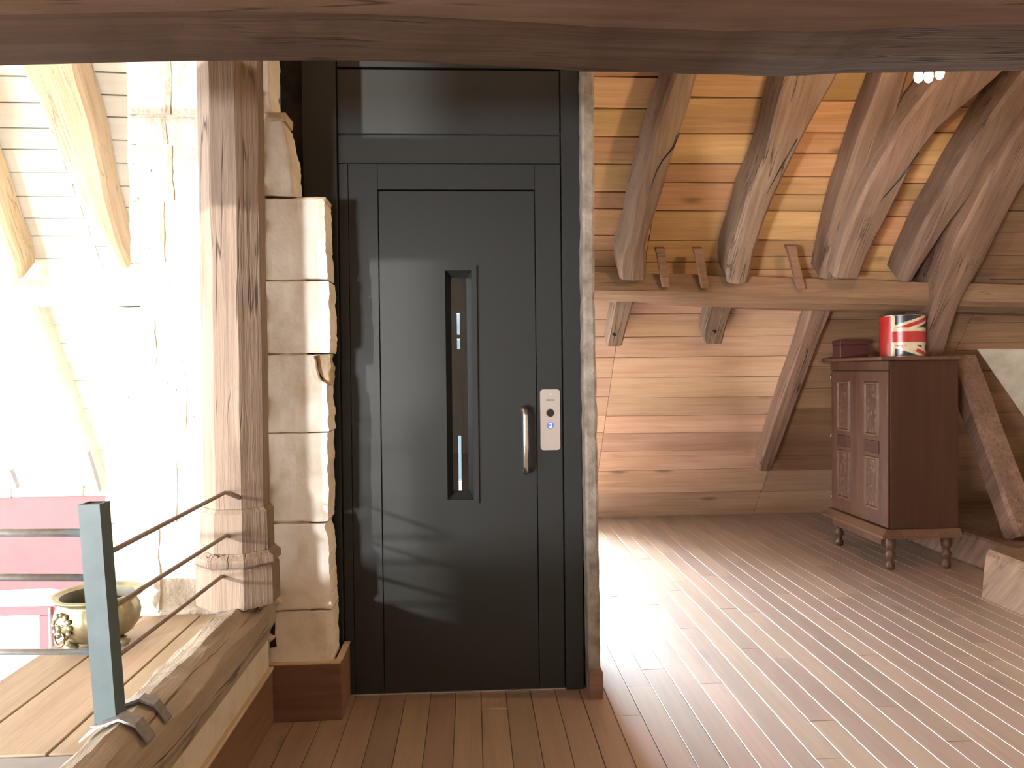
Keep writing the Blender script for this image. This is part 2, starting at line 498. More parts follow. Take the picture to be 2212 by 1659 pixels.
def lathe(name, prof, c, mat, parent=None, segs=32, smooth=True, mod=None, cap=True):
    V, Fc = [], []
    for k, (r, z) in enumerate(prof):
        for j in range(segs):
            a = 2 * math.pi * j / segs
            rr = r * (mod(a, k / (len(prof) - 1)) if mod else 1.0)
            V.append((c[0] + rr * math.cos(a), c[1] + rr * math.sin(a), c[2] + z))
    for k in range(len(prof) - 1):
        for j in range(segs):
            a, b = k * segs + j, k * segs + (j + 1) % segs
            Fc.append((a, b, b + segs, a + segs))
    if cap:
        Fc.append(tuple(range(segs - 1, -1, -1)))
    if cap is True:
        Fc.append(tuple(range((len(prof) - 1) * segs, len(prof) * segs)))
    return mesh_obj(name, V, Fc, mat, parent, smooth)


def tube(name, pts, r, mat, parent=None, segs=10):
    pts = [Vector(p) for p in pts]
    secs = []
    ref = Vector((0, 0, 1))
    for i, p in enumerate(pts):
        d = (pts[min(i + 1, len(pts) - 1)] - pts[max(i - 1, 0)]).normalized()
        rf = ref if abs(d.dot(ref)) < 0.95 else Vector((1, 0, 0))
        a = d.cross(rf).normalized()
        b = a.cross(d)
        secs.append([p + (a * math.cos(2 * math.pi * j / segs) + b * math.sin(2 * math.pi * j / segs)) * r for j in range(segs)])
    return loft(name, secs, mat, parent, True)


def ring_frame(name, o, i, y0, y1, mat, parent=None, inner_back=None):
    """rectangular frame in the XZ plane: o, i = (x0,x1,z0,z1); optional splayed inner_back rectangle at y1"""
    ib = inner_back or i
    V = []
    for (x0, x1, z0, z1), y in ((o, y0), (i, y0), (o, y1), (ib, y1)):
        V += [(x0, y, z0), (x1, y, z0), (x1, y, z1), (x0, y, z1)]
    Fc = []
    for k in range(4):
        n = (k + 1) % 4
        Fc += [(k, n, 4 + n, 4 + k), (8 + k, 8 + n, 12 + n, 12 + k), (k, n, 8 + n, 8 + k), (4 + k, 4 + n, 12 + n, 12 + k)]
    return mesh_obj(name, V, Fc, mat, parent)


def slab(name, fl, fr, z0, z1, y, depth, mat, parent=None, nxs=8, nzs=10, amp=0.004, rnd=0.012, seed=0.0, ft=None, fb=None, ej=0.0):
    """irregular block facing -Y: left/right edges X = fl(z), fr(z); pillowed front with noise; straight back"""
    V, Fc = [], []
    n1, n2 = nxs + 1, nzs + 1
    for k in range(n2):
        tz = k / nzs
        for j in range(n1):
            tx = j / nxs
            z = lerp(z0, z1, tz)
            x = lerp(fl(z), fr(z), tx)
            if fb: z = lerp(fb(tx), z1 if not ft else ft(tx), tz)
            w, h = abs(fr(z) - fl(z)), abs(z1 - z0)
            dedge = min(tx * w, (1 - tx) * w, tz * h, (1 - tz) * h)
            e = max(0.0, 1 - dedge / max(rnd, 1e-4))
            yy = y + rnd * 0.8 * e * e + amp * nz(x + seed, z, seed, 9.0) + amp * 0.6 * nz(x, z + seed, seed, 24.0)
            jx = (ej * nz(z + seed, 1.7, 3.1, 26) + 0.5 * ej * nz(z, seed, 8.1, 70)) * (1 if j == nxs else 0.25 if j in (0, nxs - 1) else 0)
            zz = z + (0.5 * ej + 0.3 * amp) * nz(x, z + seed, 2.2, 20) * (1 if k in (0, nzs) else 0)
            V.append((x + jx + 0.7 * amp * nz(z + seed, x, 3.1, 30) * (1 if j in (0, nxs) else 0), yy + (0.6 * ej * max(0, nz(x, z, seed, 40)) if j >= nxs - 1 else 0), zz))
    per = [j for j in range(n1)] + [k * n1 + nxs for k in range(1, n2)] + [nzs * n1 + j for j in range(nxs - 1, -1, -1)] + [k * n1 for k in range(nzs - 1, 0, -1)]
    for k in range(nzs):
        for j in range(nxs):
            a = k * n1 + j
            Fc.append((a, a + 1, a + 1 + n1, a + n1))
    base = len(V)
    for q in per:
        x, yy, z = V[q]
        V.append((x + amp * nz(x, z, 7.7, 22), y + depth, z))
    m = len(per)
    for q in range(m):
        Fc.append((per[q], per[(q + 1) % m], base + (q + 1) % m, base + q))
    Fc.append(tuple(base + q for q in range(m)))
    return mesh_obj(name, V, Fc, mat, parent, False)


def timber(name, edges, t, depth, mat, parent=None, n=26, amp=0.017, cham=0.02, tf=None, seed=0.0, extend=0.0):
    """rafter-like timber on the roof slope: edges = [(y_px, xl_px, xr_px)...] of its front face read on the plane t off the boards"""
    ys = [e[0] for e in edges]
    L = sorted((e[0], e[1]) for e in edges)
    R = sorted((e[0], e[2]) for e in edges)
    secs = []
    for i in range(n + 1):
        y = lerp(ys[0], ys[-1], i / n)
        pl, pr = hitR(poly(L, y), y, t), hitR(poly(R, y), y, t)
        pl, pr = Vector(pl), Vector(pr)
        mid_s = (s_of(pl) + s_of(pr)) / 2
        xl, xr = pl.x, pr.x
        xl += amp * nz(mid_s, seed, 1.3, 3.5)
        xr += amp * nz(mid_s, seed, 5.3, 3.5)
        tt = t + amp * 0.7 * nz(mid_s, seed, 9.1, 3.0)
        if tf: tt += tf(i / n)
        c = cham
        tb = t - depth
        secs.append([roof(xl, mid_s, tb), roof(xl, mid_s, tt - c), roof(xl + c, mid_s, tt), roof(lerp(xl, xr, .5), mid_s, tt + amp * .5),
                     roof(xr - c, mid_s, tt), roof(xr, mid_s, tt - c), roof(xr, mid_s, tb)])
    return loft(name, secs, mat, parent)


# ================================================================== SETTING
# ---------------- floor
XF = hitY(577, 1500, YK).x                       # floor edge against the log
floor = box('floor', XF - 0.02, 5.6, -6.0, Y0 + 0.25, -0.12, -0.012, 'floor')
tag(floor, 'oak strip floor running away from the camera past the lift', 'floor', kind='structure')
BW = 0.0985
xs = XF - 0.004
row = 0
while xs < 3.25:
    x1 = xs + BW - 0.0022
    y = 1.5 + random.random() * 0.9
    cuts = [1.0]
    while y < Y0 + 0.1:
        cuts.append(y)
        y += random.choice((0.75, 1.1, 1.5, 1.9)) * (0.85 + 0.3 * random.random())
    cuts.append(Y0 + 0.12)
    for a, b in zip(cuts, cuts[1:]):
        if b - a < 0.12: continue
        dz = random.uniform(-0.0008, 0.0008)
        box('floorboard', xs, x1, a, b - 0.0012, -0.012, dz, 'floor', floor, 0.0016)
    xs += BW
    row += 1

# ---------------- stone wall with the pier beside the lift
wall = empty('wall_back', 'pale limestone wall and broken pier to the left of the lift', 'wall', kind='structure')


def WX(px, py):
    return hitY(px, py, YW).x


def WZ(py, px=600):
    return hitY(px, py, YW).z


# pier blocks: (y_top, y_bottom) with their ragged right edge in picture heights
right_edge = [(100, 582), (205, 582), (235, 588), (252, 600), (262, 611), (290, 618), (330, 628), (418, 636), (424, 640), (426, 690), (436, 699),
              (520, 703), (600, 707), (612, 709), (700, 712), (764, 711), (768, 676), (800, 682), (822, 690), (830, 705), (930, 709), (945, 707),
              (1100, 709), (1126, 708), (1140, 700), (1165, 709), (1310, 714), (1330, 716), (1440, 717)]
left_edge = [(100, 561), (420, 562), (700, 565), (1000, 570), (1300, 577), (1440, 577)]
zR = sorted((WZ(y), WX(x, y)) for y, x in right_edge)
zL = sorted((WZ(y), WX(x, y)) for y, x in left_edge)
fR = lambda z: poly(zR, z)
fL = lambda z: poly(zL, z)
courses = [(60, 248), (251, 423), (428, 603), (607, 763), (766, 934), (937, 1128), (1133, 1318), (1322, 1438)]
for i, (ya, yb) in enumerate(courses):
    slab('stone_block', fL, fR, WZ(yb), WZ(ya), YW, 0.15, 'stone', wall, 12, 44, 0.0035, 0.005, seed=3.0 + i * 2.7, ej=0.0045)
# white wall left of the post
fWL = lambda z: poly(sorted([(WZ(40, 270), WX(270, 40)), (WZ(560, 281), WX(281, 560)), (WZ(655, 281), WX(281, 655)), (WZ(664, 226), WX(226, 664)), (WZ(1500, 226), WX(226, 1500))]), z)
cw = [(30, 246), (249, 310), (313, 432), (437, 566), (570, 660), (663, 800), (803, 934), (937, 1128), (1131, 1318), (1321, 1500), (1503, 1800)]
for i, (ya, yb) in enumerate(cw):
    xa = lambda z: fWL(z)
    mid = WX(371 if i in (0, 2, 4, 7) else (330 if i in (5, 8) else 395), 400)
    if i < 4: mid = WX((371, 362, 372, 352)[i], 300)
    rt = WX(470, 400)
    jm = lambda z, m=mid, q=i: m + 0.01 * nz(z, q, 0.0, 7)
    z0, z1 = WZ(yb, 360), WZ(ya, 360)
    slab('stone_block', fWL, lambda z, f=jm: f(z) - 0.004, z0, z1, YW, 0.12, 'stone_white', wall, 10, 10, 0.007, 0.006, seed=31 + i * 1.9)
    slab('stone_block', lambda z, f=jm: f(z) + 0.004, lambda z: rt, z0, z1, YW + 0.004 * (i % 3), 0.12, 'stone_white', wall, 10, 10, 0.007, 0.006, seed=77 + i * 2.3)
xwl = WX(281, 300)
box('wall_core', xwl + 0.02, WX(500, 800), YW + 0.009, YW + 0.42, -2.8, 5.0, 'stone_white', wall)
box('wall_core', WX(500, 800), WX(575, 800), YW + 0.008, YW + 0.42, -2.8, 5.0, 'mortar', wall)
box('wall_core', WX(226, 800) + 0.02, xwl + 0.02, YW + 0.009, YW + 0.42, -2.8, WZ(666, 250), 'stone_white', wall)
box('wall_core', WX(575, 800), WX(662, 800), YW + 0.009, YW + 0.34, 0.0, WZ(430), 'mortar', wall)
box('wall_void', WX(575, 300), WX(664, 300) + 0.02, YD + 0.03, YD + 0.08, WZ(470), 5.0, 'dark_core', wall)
# small rubble stones wedged between post foot and pier
for i, (px, py, r) in enumerate([(583, 1302, .018), (596, 1296, .022), (570, 1345, .030), (578, 1378, .024)]):
    p = hitY(px, py, YW + 0.0)
    bm = bmesh.new(); bmesh.ops.create_icosphere(bm, subdivisions=2, radius=r)
    for v in bm.verts:
        k = 1 + 0.35 * nz(v.co.x + i, v.co.y, v.co.z, 40)
        v.co = Vector((v.co.x * k * 1.2, v.co.y * k, v.co.z * k * 0.8)) + p
    bm_obj('rubble_stone', bm, 'mortar', wall)
mL = lambda z: WX(556, 700) + 0.006 * nz(z, 0, 0, 9)
mR = lambda z: fL(z) + 0.012 + 0.012 * nz(z, 3, 0, 7)
slab('mortar_fill', mL, mR, WZ(1300), WZ(200), YW - 0.006, 0.05, 'mortar', wall, 5, 90, 0.009, 0.004, seed=21, ej=0.008)
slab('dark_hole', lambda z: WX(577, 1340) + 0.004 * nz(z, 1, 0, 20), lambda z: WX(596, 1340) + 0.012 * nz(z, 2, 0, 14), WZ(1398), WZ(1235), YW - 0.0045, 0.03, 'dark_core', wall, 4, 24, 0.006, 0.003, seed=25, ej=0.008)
slab('spalled_patch', lambda z: poly(sorted([(WZ(835), WX(703, 830)), (WZ(800), WX(683, 800)), (WZ(770), WX(677, 770)), (WZ(764), WX(672, 765))]), z), lambda z: WX(709, 800), WZ(832), WZ(765), YW + 0.035, 0.09, 'mortar', wall, 6, 12, 0.01, 0.006, seed=27, ej=0.006)
# crumbled mortar ledge on top of the broken pier step
slab('mortar_ledge', lambda z: WX(634, 425), lambda z: WX(703, 430) , WZ(436), WZ(424), YW + 0.01, 0.13, 'mortar', wall, 12, 3, 0.012, 0.006, seed=5)
slab('mortar_ledge', lambda z: WX(570, 250), lambda z: WX(617, 262), WZ(262), WZ(243), YW - 0.006, 0.12, 'mortar', wall, 12, 4, 0.016, 0.008, seed=9)

# skirting round the pier foot
bx0, bx1 = hitY(578, 1500, YK).x, hitY(738, 1500, YK).x
bz = hitY(650, 1437, YK).z
base = empty('baseboard_pier', 'brown wooden skirting boxed round the foot of the stone pier', 'skirting', kind='structure')
box('skirting_board', bx0, bx1, YK, YK + 0.02, 0.0, bz, 'skirt', base, 0.002)
box('skirting_board', bx1 - 0.02, bx1, YK + 0.021, YD - 0.006, 0.0, bz + 0.004, 'skirt_y', base, 0.002)
bev = box('skirting_cap', bx0, bx1 - 0.004, YK + 0.001, YW + 0.02, bz + 0.001, bz + 0.006, 'strip_y', base)
box('skirting_cap', bx1 - 0.022, bx1 + 0.001, YK + 0.024, YD - 0.006, bz + 0.005, bz + 0.012, 'strip_y', base)

# ---------------- plaster jamb at the right of the lift
jamb = empty('wall_jamb', 'narrow rough plaster jamb to the right of the lift', 'wall', kind='structure')
sR = sorted((hitY(1288, y, YS).z, hitY(x, y, YS).x) for y, x in [(60, 1283), (170, 1283), (600, 1284), (800, 1288), (1100, 1293), (1300, 1296), (1510, 1297)])
sL = sorted((hitY(1256, y, YS).z, hitY(x, y, YS).x) for y, x in [(60, 1257), (170, 1257), (600, 1259), (800, 1261), (1100, 1266), (1300, 1270), (1510, 1273)])
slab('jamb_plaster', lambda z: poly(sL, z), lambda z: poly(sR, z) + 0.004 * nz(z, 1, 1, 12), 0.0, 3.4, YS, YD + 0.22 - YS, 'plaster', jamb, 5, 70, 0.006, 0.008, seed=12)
kx0, kx1 = hitY(1274, 1480, YS - 0.02).x, hitY(1303, 1480, YS - 0.02).x
kz = hitY(1290, 1452, YS - 0.02).z
box('skirting_block', kx0, kx1, YS - 0.021, YS + 0.004, 0.0, kz, 'skirt', jamb, 0.003)
box('skirting_block', kx1 - 0.018, kx1, YS + 0.006, YD + 0.2, 0.0, kz, 'skirt_y', jamb, 0.003)

# ---------------- roof slope lined with boards
ceil = empty('ceiling', 'sloping roof lined with wide boards behind the lift', 'roof lining', kind='structure')


def board(xa, xb, sa, sb, mat, tiltl=0.0, t=0.0):
    """board on the slope, lower edge slightly proud so that each course shows its joint"""
    g = 0.0058
    f0, f1 = t + 0.007 + random.uniform(0, 0.005), t + random.uniform(-0.001, 0.002)
    V = []
    for x, dl in ((xa, -tiltl), (xb, tiltl)):
        V += [roof(x, sa + g + dl, -0.025), roof(x, sa + g + dl, f0), roof(x, sb - g + dl, f1), roof(x, sb - g + dl, -0.025)]
    Fc = [(0, 1, 2, 3), (4, 5, 6, 7), (0, 1, 5, 4), (1, 2, 6, 5), (2, 3, 7, 6), (3, 0, 4, 7)]
    return mesh_obj('plank', V, Fc, mat, ceil)


def course(px, ys):
    return [s_of(hitR(px, y)) for y in sorted(ys, reverse=True)]


S_TOP = 7.2
sp = s_of(hitR(1500, 600))


def fill_up(ss, step=0.31):
    ss = list(ss)
    while ss[-1] < S_TOP:
        ss.append(ss[-1] + step * random.uniform(.9, 1.1))
    return ss


def XR(px, py):
    return hitR(px, py).x


xb1, xb2, xb3, xb4 = XR(1420, 400), XR(1640, 400), XR(1850, 400), XR(2040, 420)
bays = [(0.55, xb1, 1330, [600, 575, 541, 508, 450, 414, 354, 295, 234, 165]),
        (xb1, xb2, 1540, [600, 565, 518, 455, 394, 353, 288, 210]),
        (xb2, xb3, 1750, [600, 581, 553, 518, 455, 420, 381, 331, 286, 217]),
        (xb3, xb4, 1960, [612, 585, 528, 467, 432, 395, 355, 286, 230]),
        (xb4, 5.6, 2130, [645, 603, 551, 501, 455, 400, 340, 270])]
for xa, xb, pxm, ys in bays:
    ss = fill_up(course(pxm, ys))
    for a, b in zip(ss, ss[1:]):
        board(xa + 0.002, xb - 0.002, a, b, 'board_shaded' if xb > 5 else 'board_x', random.uniform(-0.004, 0.003))
xc = XR(1714, 860)
low = [(0.55, XR(1340, 680), 1310, [1115, 1061, 1010, 970, 933, 896, 856, 816, 772, 727, 689, 640, 600]),
       (XR(1340, 680), xc, 1500, [1113, 1061, 1013, 971, 933, 896, 857, 814, 770, 726, 677, 640, 600]),
       (xc, XR(2040, 800), 1790, [1108, 1058, 1013, 982, 954, 918, 881, 837, 790, 740, 690, 645, 600]),
       (XR(2040, 800), 5.6, 2150, [1090, 1040, 985, 937, 890, 847, 800, 755, 739, 696, 645])]
for q, (xa, xb, pxm, ys) in enumerate(low):
    ss = course(pxm, ys)
    ss[0] = -0.02 if q < 3 else ss[0]
    if q == 3: ss = [-0.02] + [ss[0] * .5] + ss
    for k_, (a, b) in enumerate(zip(ss, ss[1:])):
        board(xa + 0.0015, xb - 0.0015, a, b, 'board_low' if q < 2 or (q == 2 and k_ < 2) else 'board_shaded', random.uniform(-0.003, 0.003))
# boards behind the lift, with the dormer opening left free
DX0, DX1 = -0.95, 0.42
sd0, sd1 = 0.25, 2.45
ss = [i * 0.30 for i in range(26)]
for a, b in zip(ss, ss[1:]):
    if b > sd0 and a < sd1:
        board(-1.60, DX0, a, b, 'board_low'); board(DX1, 0.548, a, b, 'board_low')
    else:
        board(-1.60, -1.0, a, b, 'board_low'); board(-0.998, 0.548, a, b, 'board_low')
# limewashed boards of the bright bay on the left
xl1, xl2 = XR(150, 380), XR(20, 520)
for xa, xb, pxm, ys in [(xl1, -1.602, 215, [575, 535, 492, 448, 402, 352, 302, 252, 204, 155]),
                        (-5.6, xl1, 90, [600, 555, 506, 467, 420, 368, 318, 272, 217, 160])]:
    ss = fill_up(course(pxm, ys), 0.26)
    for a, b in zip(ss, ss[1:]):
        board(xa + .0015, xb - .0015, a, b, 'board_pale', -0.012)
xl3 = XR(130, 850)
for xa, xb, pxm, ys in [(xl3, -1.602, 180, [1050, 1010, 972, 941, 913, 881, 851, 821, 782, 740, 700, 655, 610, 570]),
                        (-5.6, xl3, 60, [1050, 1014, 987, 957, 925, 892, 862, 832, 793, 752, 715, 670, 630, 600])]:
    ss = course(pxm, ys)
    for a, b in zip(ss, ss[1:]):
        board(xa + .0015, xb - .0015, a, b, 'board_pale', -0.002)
# outer roof skin keeps the sky out behind the boards (dormer and gable left open)
skin = empty('ceiling_skin', 'dark roof underlay above the boards', 'roof', kind='structure')


def skin_panel(xa, xb, sa, sb):
    V = [roof(xa, sa, -0.03), roof(xb, sa, -0.03), roof(xb, sb, -0.03), roof(xa, sb, -0.03),
         roof(xa, sa, -0.10), roof(xb, sa, -0.10), roof(xb, sb, -0.10), roof(xa, sb, -0.10)]
    mesh_obj('underlay', V, [(0, 1, 2, 3), (4, 5, 6, 7), (0, 1, 5, 4), (1, 2, 6, 5), (2, 3, 7, 6), (3, 0, 4, 7)], 'dark_core', skin)


skin_panel(-5.7, DX0, 0.35, S_TOP + 0.3)
skin_panel(DX1, 5.7, -0.35, S_TOP + 0.3)
skin_panel(DX0, DX1, sd1, S_TOP + 0.3)
skin_panel(DX0, DX1, -0.35, sd0)
ztop, ytop = roof(0, S_TOP).z, roof(0, S_TOP).y

# dormer behind the lift: cheeks, sill, lintel and window
dor = empty('window_2', 'dormer window behind the lift shaft', 'window', kind='structure')
zd0, zd1 = roof(0, sd0).z, roof(0, sd1).z
yd0, yd1 = roof(0, sd0).y, roof(0, sd1).y
YG = 7.32
for x, w in ((DX0, -0.05), (DX1, 0.05)):
    V = []
    for xx in (x, x + w):
        V += [(xx, yd0, zd0), (xx, yd1, zd1), (xx, YG, zd1), (xx, YG, zd0)]
    mesh_obj('dormer_cheek', V, [(0, 1, 2, 3), (4, 5, 6, 7), (0, 1, 5, 4), (1, 2, 6, 5), (2, 3, 7, 6), (3, 0, 4, 7)], 'white', dor)
box('dormer_head', DX0 - .05, DX1 + .05, yd1, YG + .05, zd1, zd1 + .05, 'white', dor)
box('dormer_sill', DX0 - .05, DX1 + .05, yd0 - 0.02, YG + .05, zd0 - .05, zd0, 'white', dor)
ring_frame('window_frame', (DX0, DX1, zd0, zd1), (DX0 + .06, DX1 - .06, zd0 + .06, zd1 - .06), YG - 0.02, YG + 0.03, 'white', dor)
box('mullion', (DX0 + DX1) / 2 - .025, (DX0 + DX1) / 2 + .025, YG - .018, YG + .028, zd0 + .06, zd1 - .06, 'white', dor)
for a, b in ((DX0 + .06, (DX0 + DX1) / 2 - .025), ((DX0 + DX1) / 2 + .025, DX1 - .06)):
    box('pane', a, b, YG, YG + .005, zd0 + .06, zd1 - .06, 'glass', dor)

# ---------------- shell out of the picture
gw = empty('wall_left', 'gable wall with tall windows on the bright side', 'wall', kind='structure')
XG = -5.6
op = [(-5.2, -1.4, -0.2, 4.6), (0.7, 5.1, -0.9, 2.9)]


def wall_x(parent, X0, X1, ya, yb, za, zb, holes, mat):
    ycuts = sorted({ya, yb, *[h[0] for h in holes], *[h[1] for h in holes]})
    for a, b in zip(ycuts, ycuts[1:]):
        hs = [h for h in holes if h[0] < b - 1e-6 and h[1] > a + 1e-6]
        if not hs:
            box('wall_section', X0, X1, a, b, za, zb, mat, parent)
        else:
            h = hs[0]
            box('wall_section', X0, X1, a, b, za, h[2], mat, parent)
            box('wall_section', X0, X1, a, b, h[3], zb, mat, parent)


wall_x(gw, XG - .3, XG, -6.0, 7.4, -2.9, ztop + .3, op, 'white')
wr = box('wall_right', 5.6, 5.8, -6.0, 7.4, -0.2, ztop + .3, 'wall_plain')
tag(wr, 'plastered end wall of the attic on the dark side', 'wall', kind='structure')
wf = empty('wall_front')
for a, b, c_, d_ in ((-5.8, -5.25, -2.9, ztop + .3), (-4.25, 5.8, -2.9, ztop + .3), (-5.25, -4.25, -2.9, -0.25), (-5.25, -4.25, 0.85, ztop + .3)):
    box('wall_section', a, b, -6.2, -6.0, c_, d_, 'wall_plain', wf)
tag(wf, 'plastered wall behind the viewer', 'wall', kind='structure')
cf = box('ceiling_flat', -5.9, 5.8, -6.2, ytop + .15, ztop, ztop + .15, 'board_x')
tag(cf, 'boarded upper ceiling above the viewer', 'ceiling', kind='structure')
lf = box('floor_lower', -5.9, XF - 0.021, -6.2, 7.4, -2.9, -2.75, 'deck')
tag(lf, 'floor of the lower storey under the open void', 'floor', kind='structure')

# ---------------- bright lower room on the far left: plate, red panel, red window
YR = roof(0, s_of(hitR(110, 1046))).y + 0.02
rw = empty('wall_far', 'far wall of the bright lower room with red painted panel', 'wall', kind='structure')


def RZ(py, px=110):
    return hitY(px, py, YR).z


def RX(px, py=1200):
    return hitY(px, py, YR).x


# red panel with a gently arched lower edge
V = []
N_ = 20
xra, xrb = -5.6, RX(310)
for i in range(N_ + 1):
    x = lerp(xra, xrb, i / N_)
    px = 1017 + 1700 * x / YR
    yb = poly([(-700, 1290), (-100, 1274), (130, 1271), (190, 1283), (260, 1300), (320, 1320)], px)
    for y in (YR, YR + 0.04):
        V += [(x, y, RZ(yb)), (x, y, RZ(1062))]
Fc = []
for i in range(N_):
    a, b = i * 4, i * 4 + 4
    Fc += [(a, b, b + 1, a + 1), (a + 2, b + 2, b + 3, a + 3), (a, b, b + 2, a + 2), (a + 1, b + 1, b + 3, a + 3)]
Fc += [(0, 1, 3, 2), (N_ * 4, N_ * 4 + 1, N_ * 4 + 3, N_ * 4 + 2)]
mesh_obj('red_panel', V, Fc, 'red', rw)
box('white_band', -5.6, -1.2, YR + 0.05, YR + 0.25, RZ(1312), RZ(1050), 'white', rw)
box('white_wall', RX(225), -0.9, YR + 0.06, YR + 0.3, -2.75, RZ(1313), 'white', rw)
# wall plate under the rafters, in pieces between the rafter feet
zp0, zp1 = RZ(1071), RZ(1040)
for a, b in ((-5.6, RX(33)), (RX(36), RX(186)), (RX(190), RX(300))):
    box('wall_plate', a, b, YR - 0.05, YR + 0.10, zp0, zp1 - (0 if a < RX(185) else 0.05), 'pale_purlin', rw, 0.006)
win = empty('window_1', 'red-framed glazed window in the lower room', 'window', kind='structure')
zw1, zw0 = RZ(1310), -2.4
xw = [-5.4, RX(-150), RX(85), RX(300)]
YV = YR + 0.10
box('window_frame', -5.5, RX(300), YV, YV + 0.06, RZ(1336), zw1, 'redframe', win)
box('window_frame', -5.5, RX(300), YV, YV + 0.06, zw0 - .1, zw0, 'redframe', win)
for px in (-150, 80, 300):
    c = RX(px)
    box('window_frame', c - 0.045, c + 0.045, YV - 0.004, YV + 0.056, zw0, RZ(1337), 'redframe', win)
tube('bolt_rod', [(RX(93), YV - 0.02, zw0), (RX(93), YV - 0.02, RZ(1318))], 0.012, 'galv', win)
for a, b in ((-5.45, RX(-150) - .045), (RX(-150) + .045, RX(80) - .045), (RX(80) + .045, RX(300) - .045)):
    box('pane', a, b, YV + 0.02, YV + 0.026, zw0, RZ(1337), 'glass', win)
box('wall_below', -5.6, -0.9, YR + 0.05, YR + 0.3, -2.75, zw0 - .1, 'white', rw)

# ================================================================== TIMBERS
# ---------------- ceiling beam close to the viewer
YB1, YB0 = 2.02, 1.73
bl = [(-600, 156), (0, 150), (200, 144), (450, 138), (720, 137), (900, 141), (1060, 148), (1160, 152), (1250, 160), (1400, 163), (1500, 169), (1600, 168), (1700, 173), (1780, 168), (1850, 163), (2000, 162), (2212, 160), (2800, 160)]
secs = []
for i in range(71):
    x = lerp(-3.4, 3.4, i / 70)
    px = 1017 + 1700 * x / YB1
    zf = hitY(px, poly(bl, px), YB1).z
    w = 0.010 * nz(x, 0.3, 0.0, 2.3)
    zn = zf + 0.006 + 0.008 * nz(x, 4.3, 0.0, 2.0)
    zt = 2.46
    n5 = lambda k: 0.006 * nz(x, k, 2.0, 5.0)
    secs.append([Vector((x, YB1 + w, zf + 0.035)), Vector((x, YB1 - 0.02 + w, zf + n5(1) * .4)), Vector((x, lerp(YB1, YB0, .5), zf - 0.004 + n5(2))),
                 Vector((x, YB0 + 0.02, zn)), Vector((x, YB0 - w, zn + 0.03)), Vector((x, YB0 + n5(5), zt)), Vector((x, YB1, zt))])
bo = loft('ceiling_beam', secs, 'beam')
tag(bo, 'massive dark old beam crossing the whole top of the picture', 'beam')

# ---------------- purlins
TP = 0.27


def purlin(name, rows, t0, t1, mat, label, n=40):
    """rows: [(px, y_top_front, y_edge, y_bottom)]"""
    secs = []
    xs_ = [r[0] for r in rows]
    for i in range(n + 1):
        px = lerp(xs_[0], xs_[-1], i / n)
        yt = poly([(r[0], r[1]) for r in rows], px); ye = poly([(r[0], r[2]) for r in rows], px); yb = poly([(r[0], r[3]) for r in rows], px)
        pt = hitR(px, yt, t0 - 0.03); pe = hitR(px, ye, t1); pb = hitR(px, yb, t1 - 0.05)
        x = pe.x
        j = lambda k: 0.007 * nz(x, k, 0.5, 4.0)
        secs.append([Vector((x, pt.y + j(1), pt.z + j(2))), Vector((x, pe.y + j(3), pe.z + j(4))), Vector((x, lerp(pe.y, pb.y, .5) - 0.02, lerp(pe.z, pb.z, .5) + j(5))),
                     Vector((x, pb.y + j(6), pb.z + j(7))), Vector((x, pb.y + 0.14, pb.z + 0.0)), Vector((x, pt.y + 0.12, pt.z + 0.0))])
    o = loft(name, secs, mat)
    tag(o, label, 'purlin')
    return o


purlin('purlin', [(1000, 580, 621, 640), (1262, 587, 627, 647), (1400, 590, 628, 651), (1560, 596, 634, 661), (1760, 602, 640, 668), (2030, 611, 648, 672), (2300, 618, 655, 680), (2700, 630, 668, 694)], 0.20, 0.24, 'purlin',
       'brown horizontal purlin carrying the rafter feet right of the lift')
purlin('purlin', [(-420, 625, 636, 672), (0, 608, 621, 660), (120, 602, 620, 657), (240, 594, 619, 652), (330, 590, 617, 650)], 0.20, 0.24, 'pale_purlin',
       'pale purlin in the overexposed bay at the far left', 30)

# ---------------- rafters right of the lift
g_r = 'roof rafters right of the lift'


def rafter(edges, t, depth, mat, label, group=g_r, **k):
    o = timber('rafter', edges, t, depth, mat, **k)
    return tag(o, label, 'rafter', group)


rafter([(604, 1342, 1393), (565, 1341, 1397), (528, 1354, 1397), (415, 1377, 1432), (330, 1397, 1458), (285, 1412, 1468), (165, 1452, 1508), (20, 1500, 1566)], 0.27, 0.25, 'rafter',
       'rafter with a long diagonal crack, nearest to the lift', seed=1.0)
rafter([(613, 1574, 1615), (585, 1572, 1622), (548, 1580, 1628), (428, 1614, 1674), (310, 1660, 1730), (230, 1682, 1772), (165, 1700, 1812), (20, 1745, 1880)], 0.27, 0.25, 'rafter',
       'second rafter from the lift, widening towards the ceiling beam', seed=2.0)
rafter([(602, 1772, 1832), (520, 1790, 1842), (420, 1814, 1872), (300, 1856, 1922), (165, 1905, 1962), (20, 1950, 2020)], 0.20, 0.18, 'rafter',
       'left leg of the V-shaped rafter pair, darker side timber', seed=3.0)
rafter([(600, 1800, 1856), (520, 1824, 1892), (420, 1864, 1942), (340, 1905, 1984), (270, 1946, 2036), (165, 2030, 2160), (40, 2125, 2290)], 0.33, 0.16, 'rafter',
       'right leg of the V-shaped rafter pair with pale streaks', seed=4.0)
rafter([(608, 1944, 1975), (560, 1962, 2004), (480, 2000, 2058), (380, 2056, 2130), (280, 2120, 2215), (180, 2195, 2310), (40, 2310, 2450)], 0.22, 0.20, 'rafter',
       'fourth rafter leaning towards the upper right corner', seed=5.0)
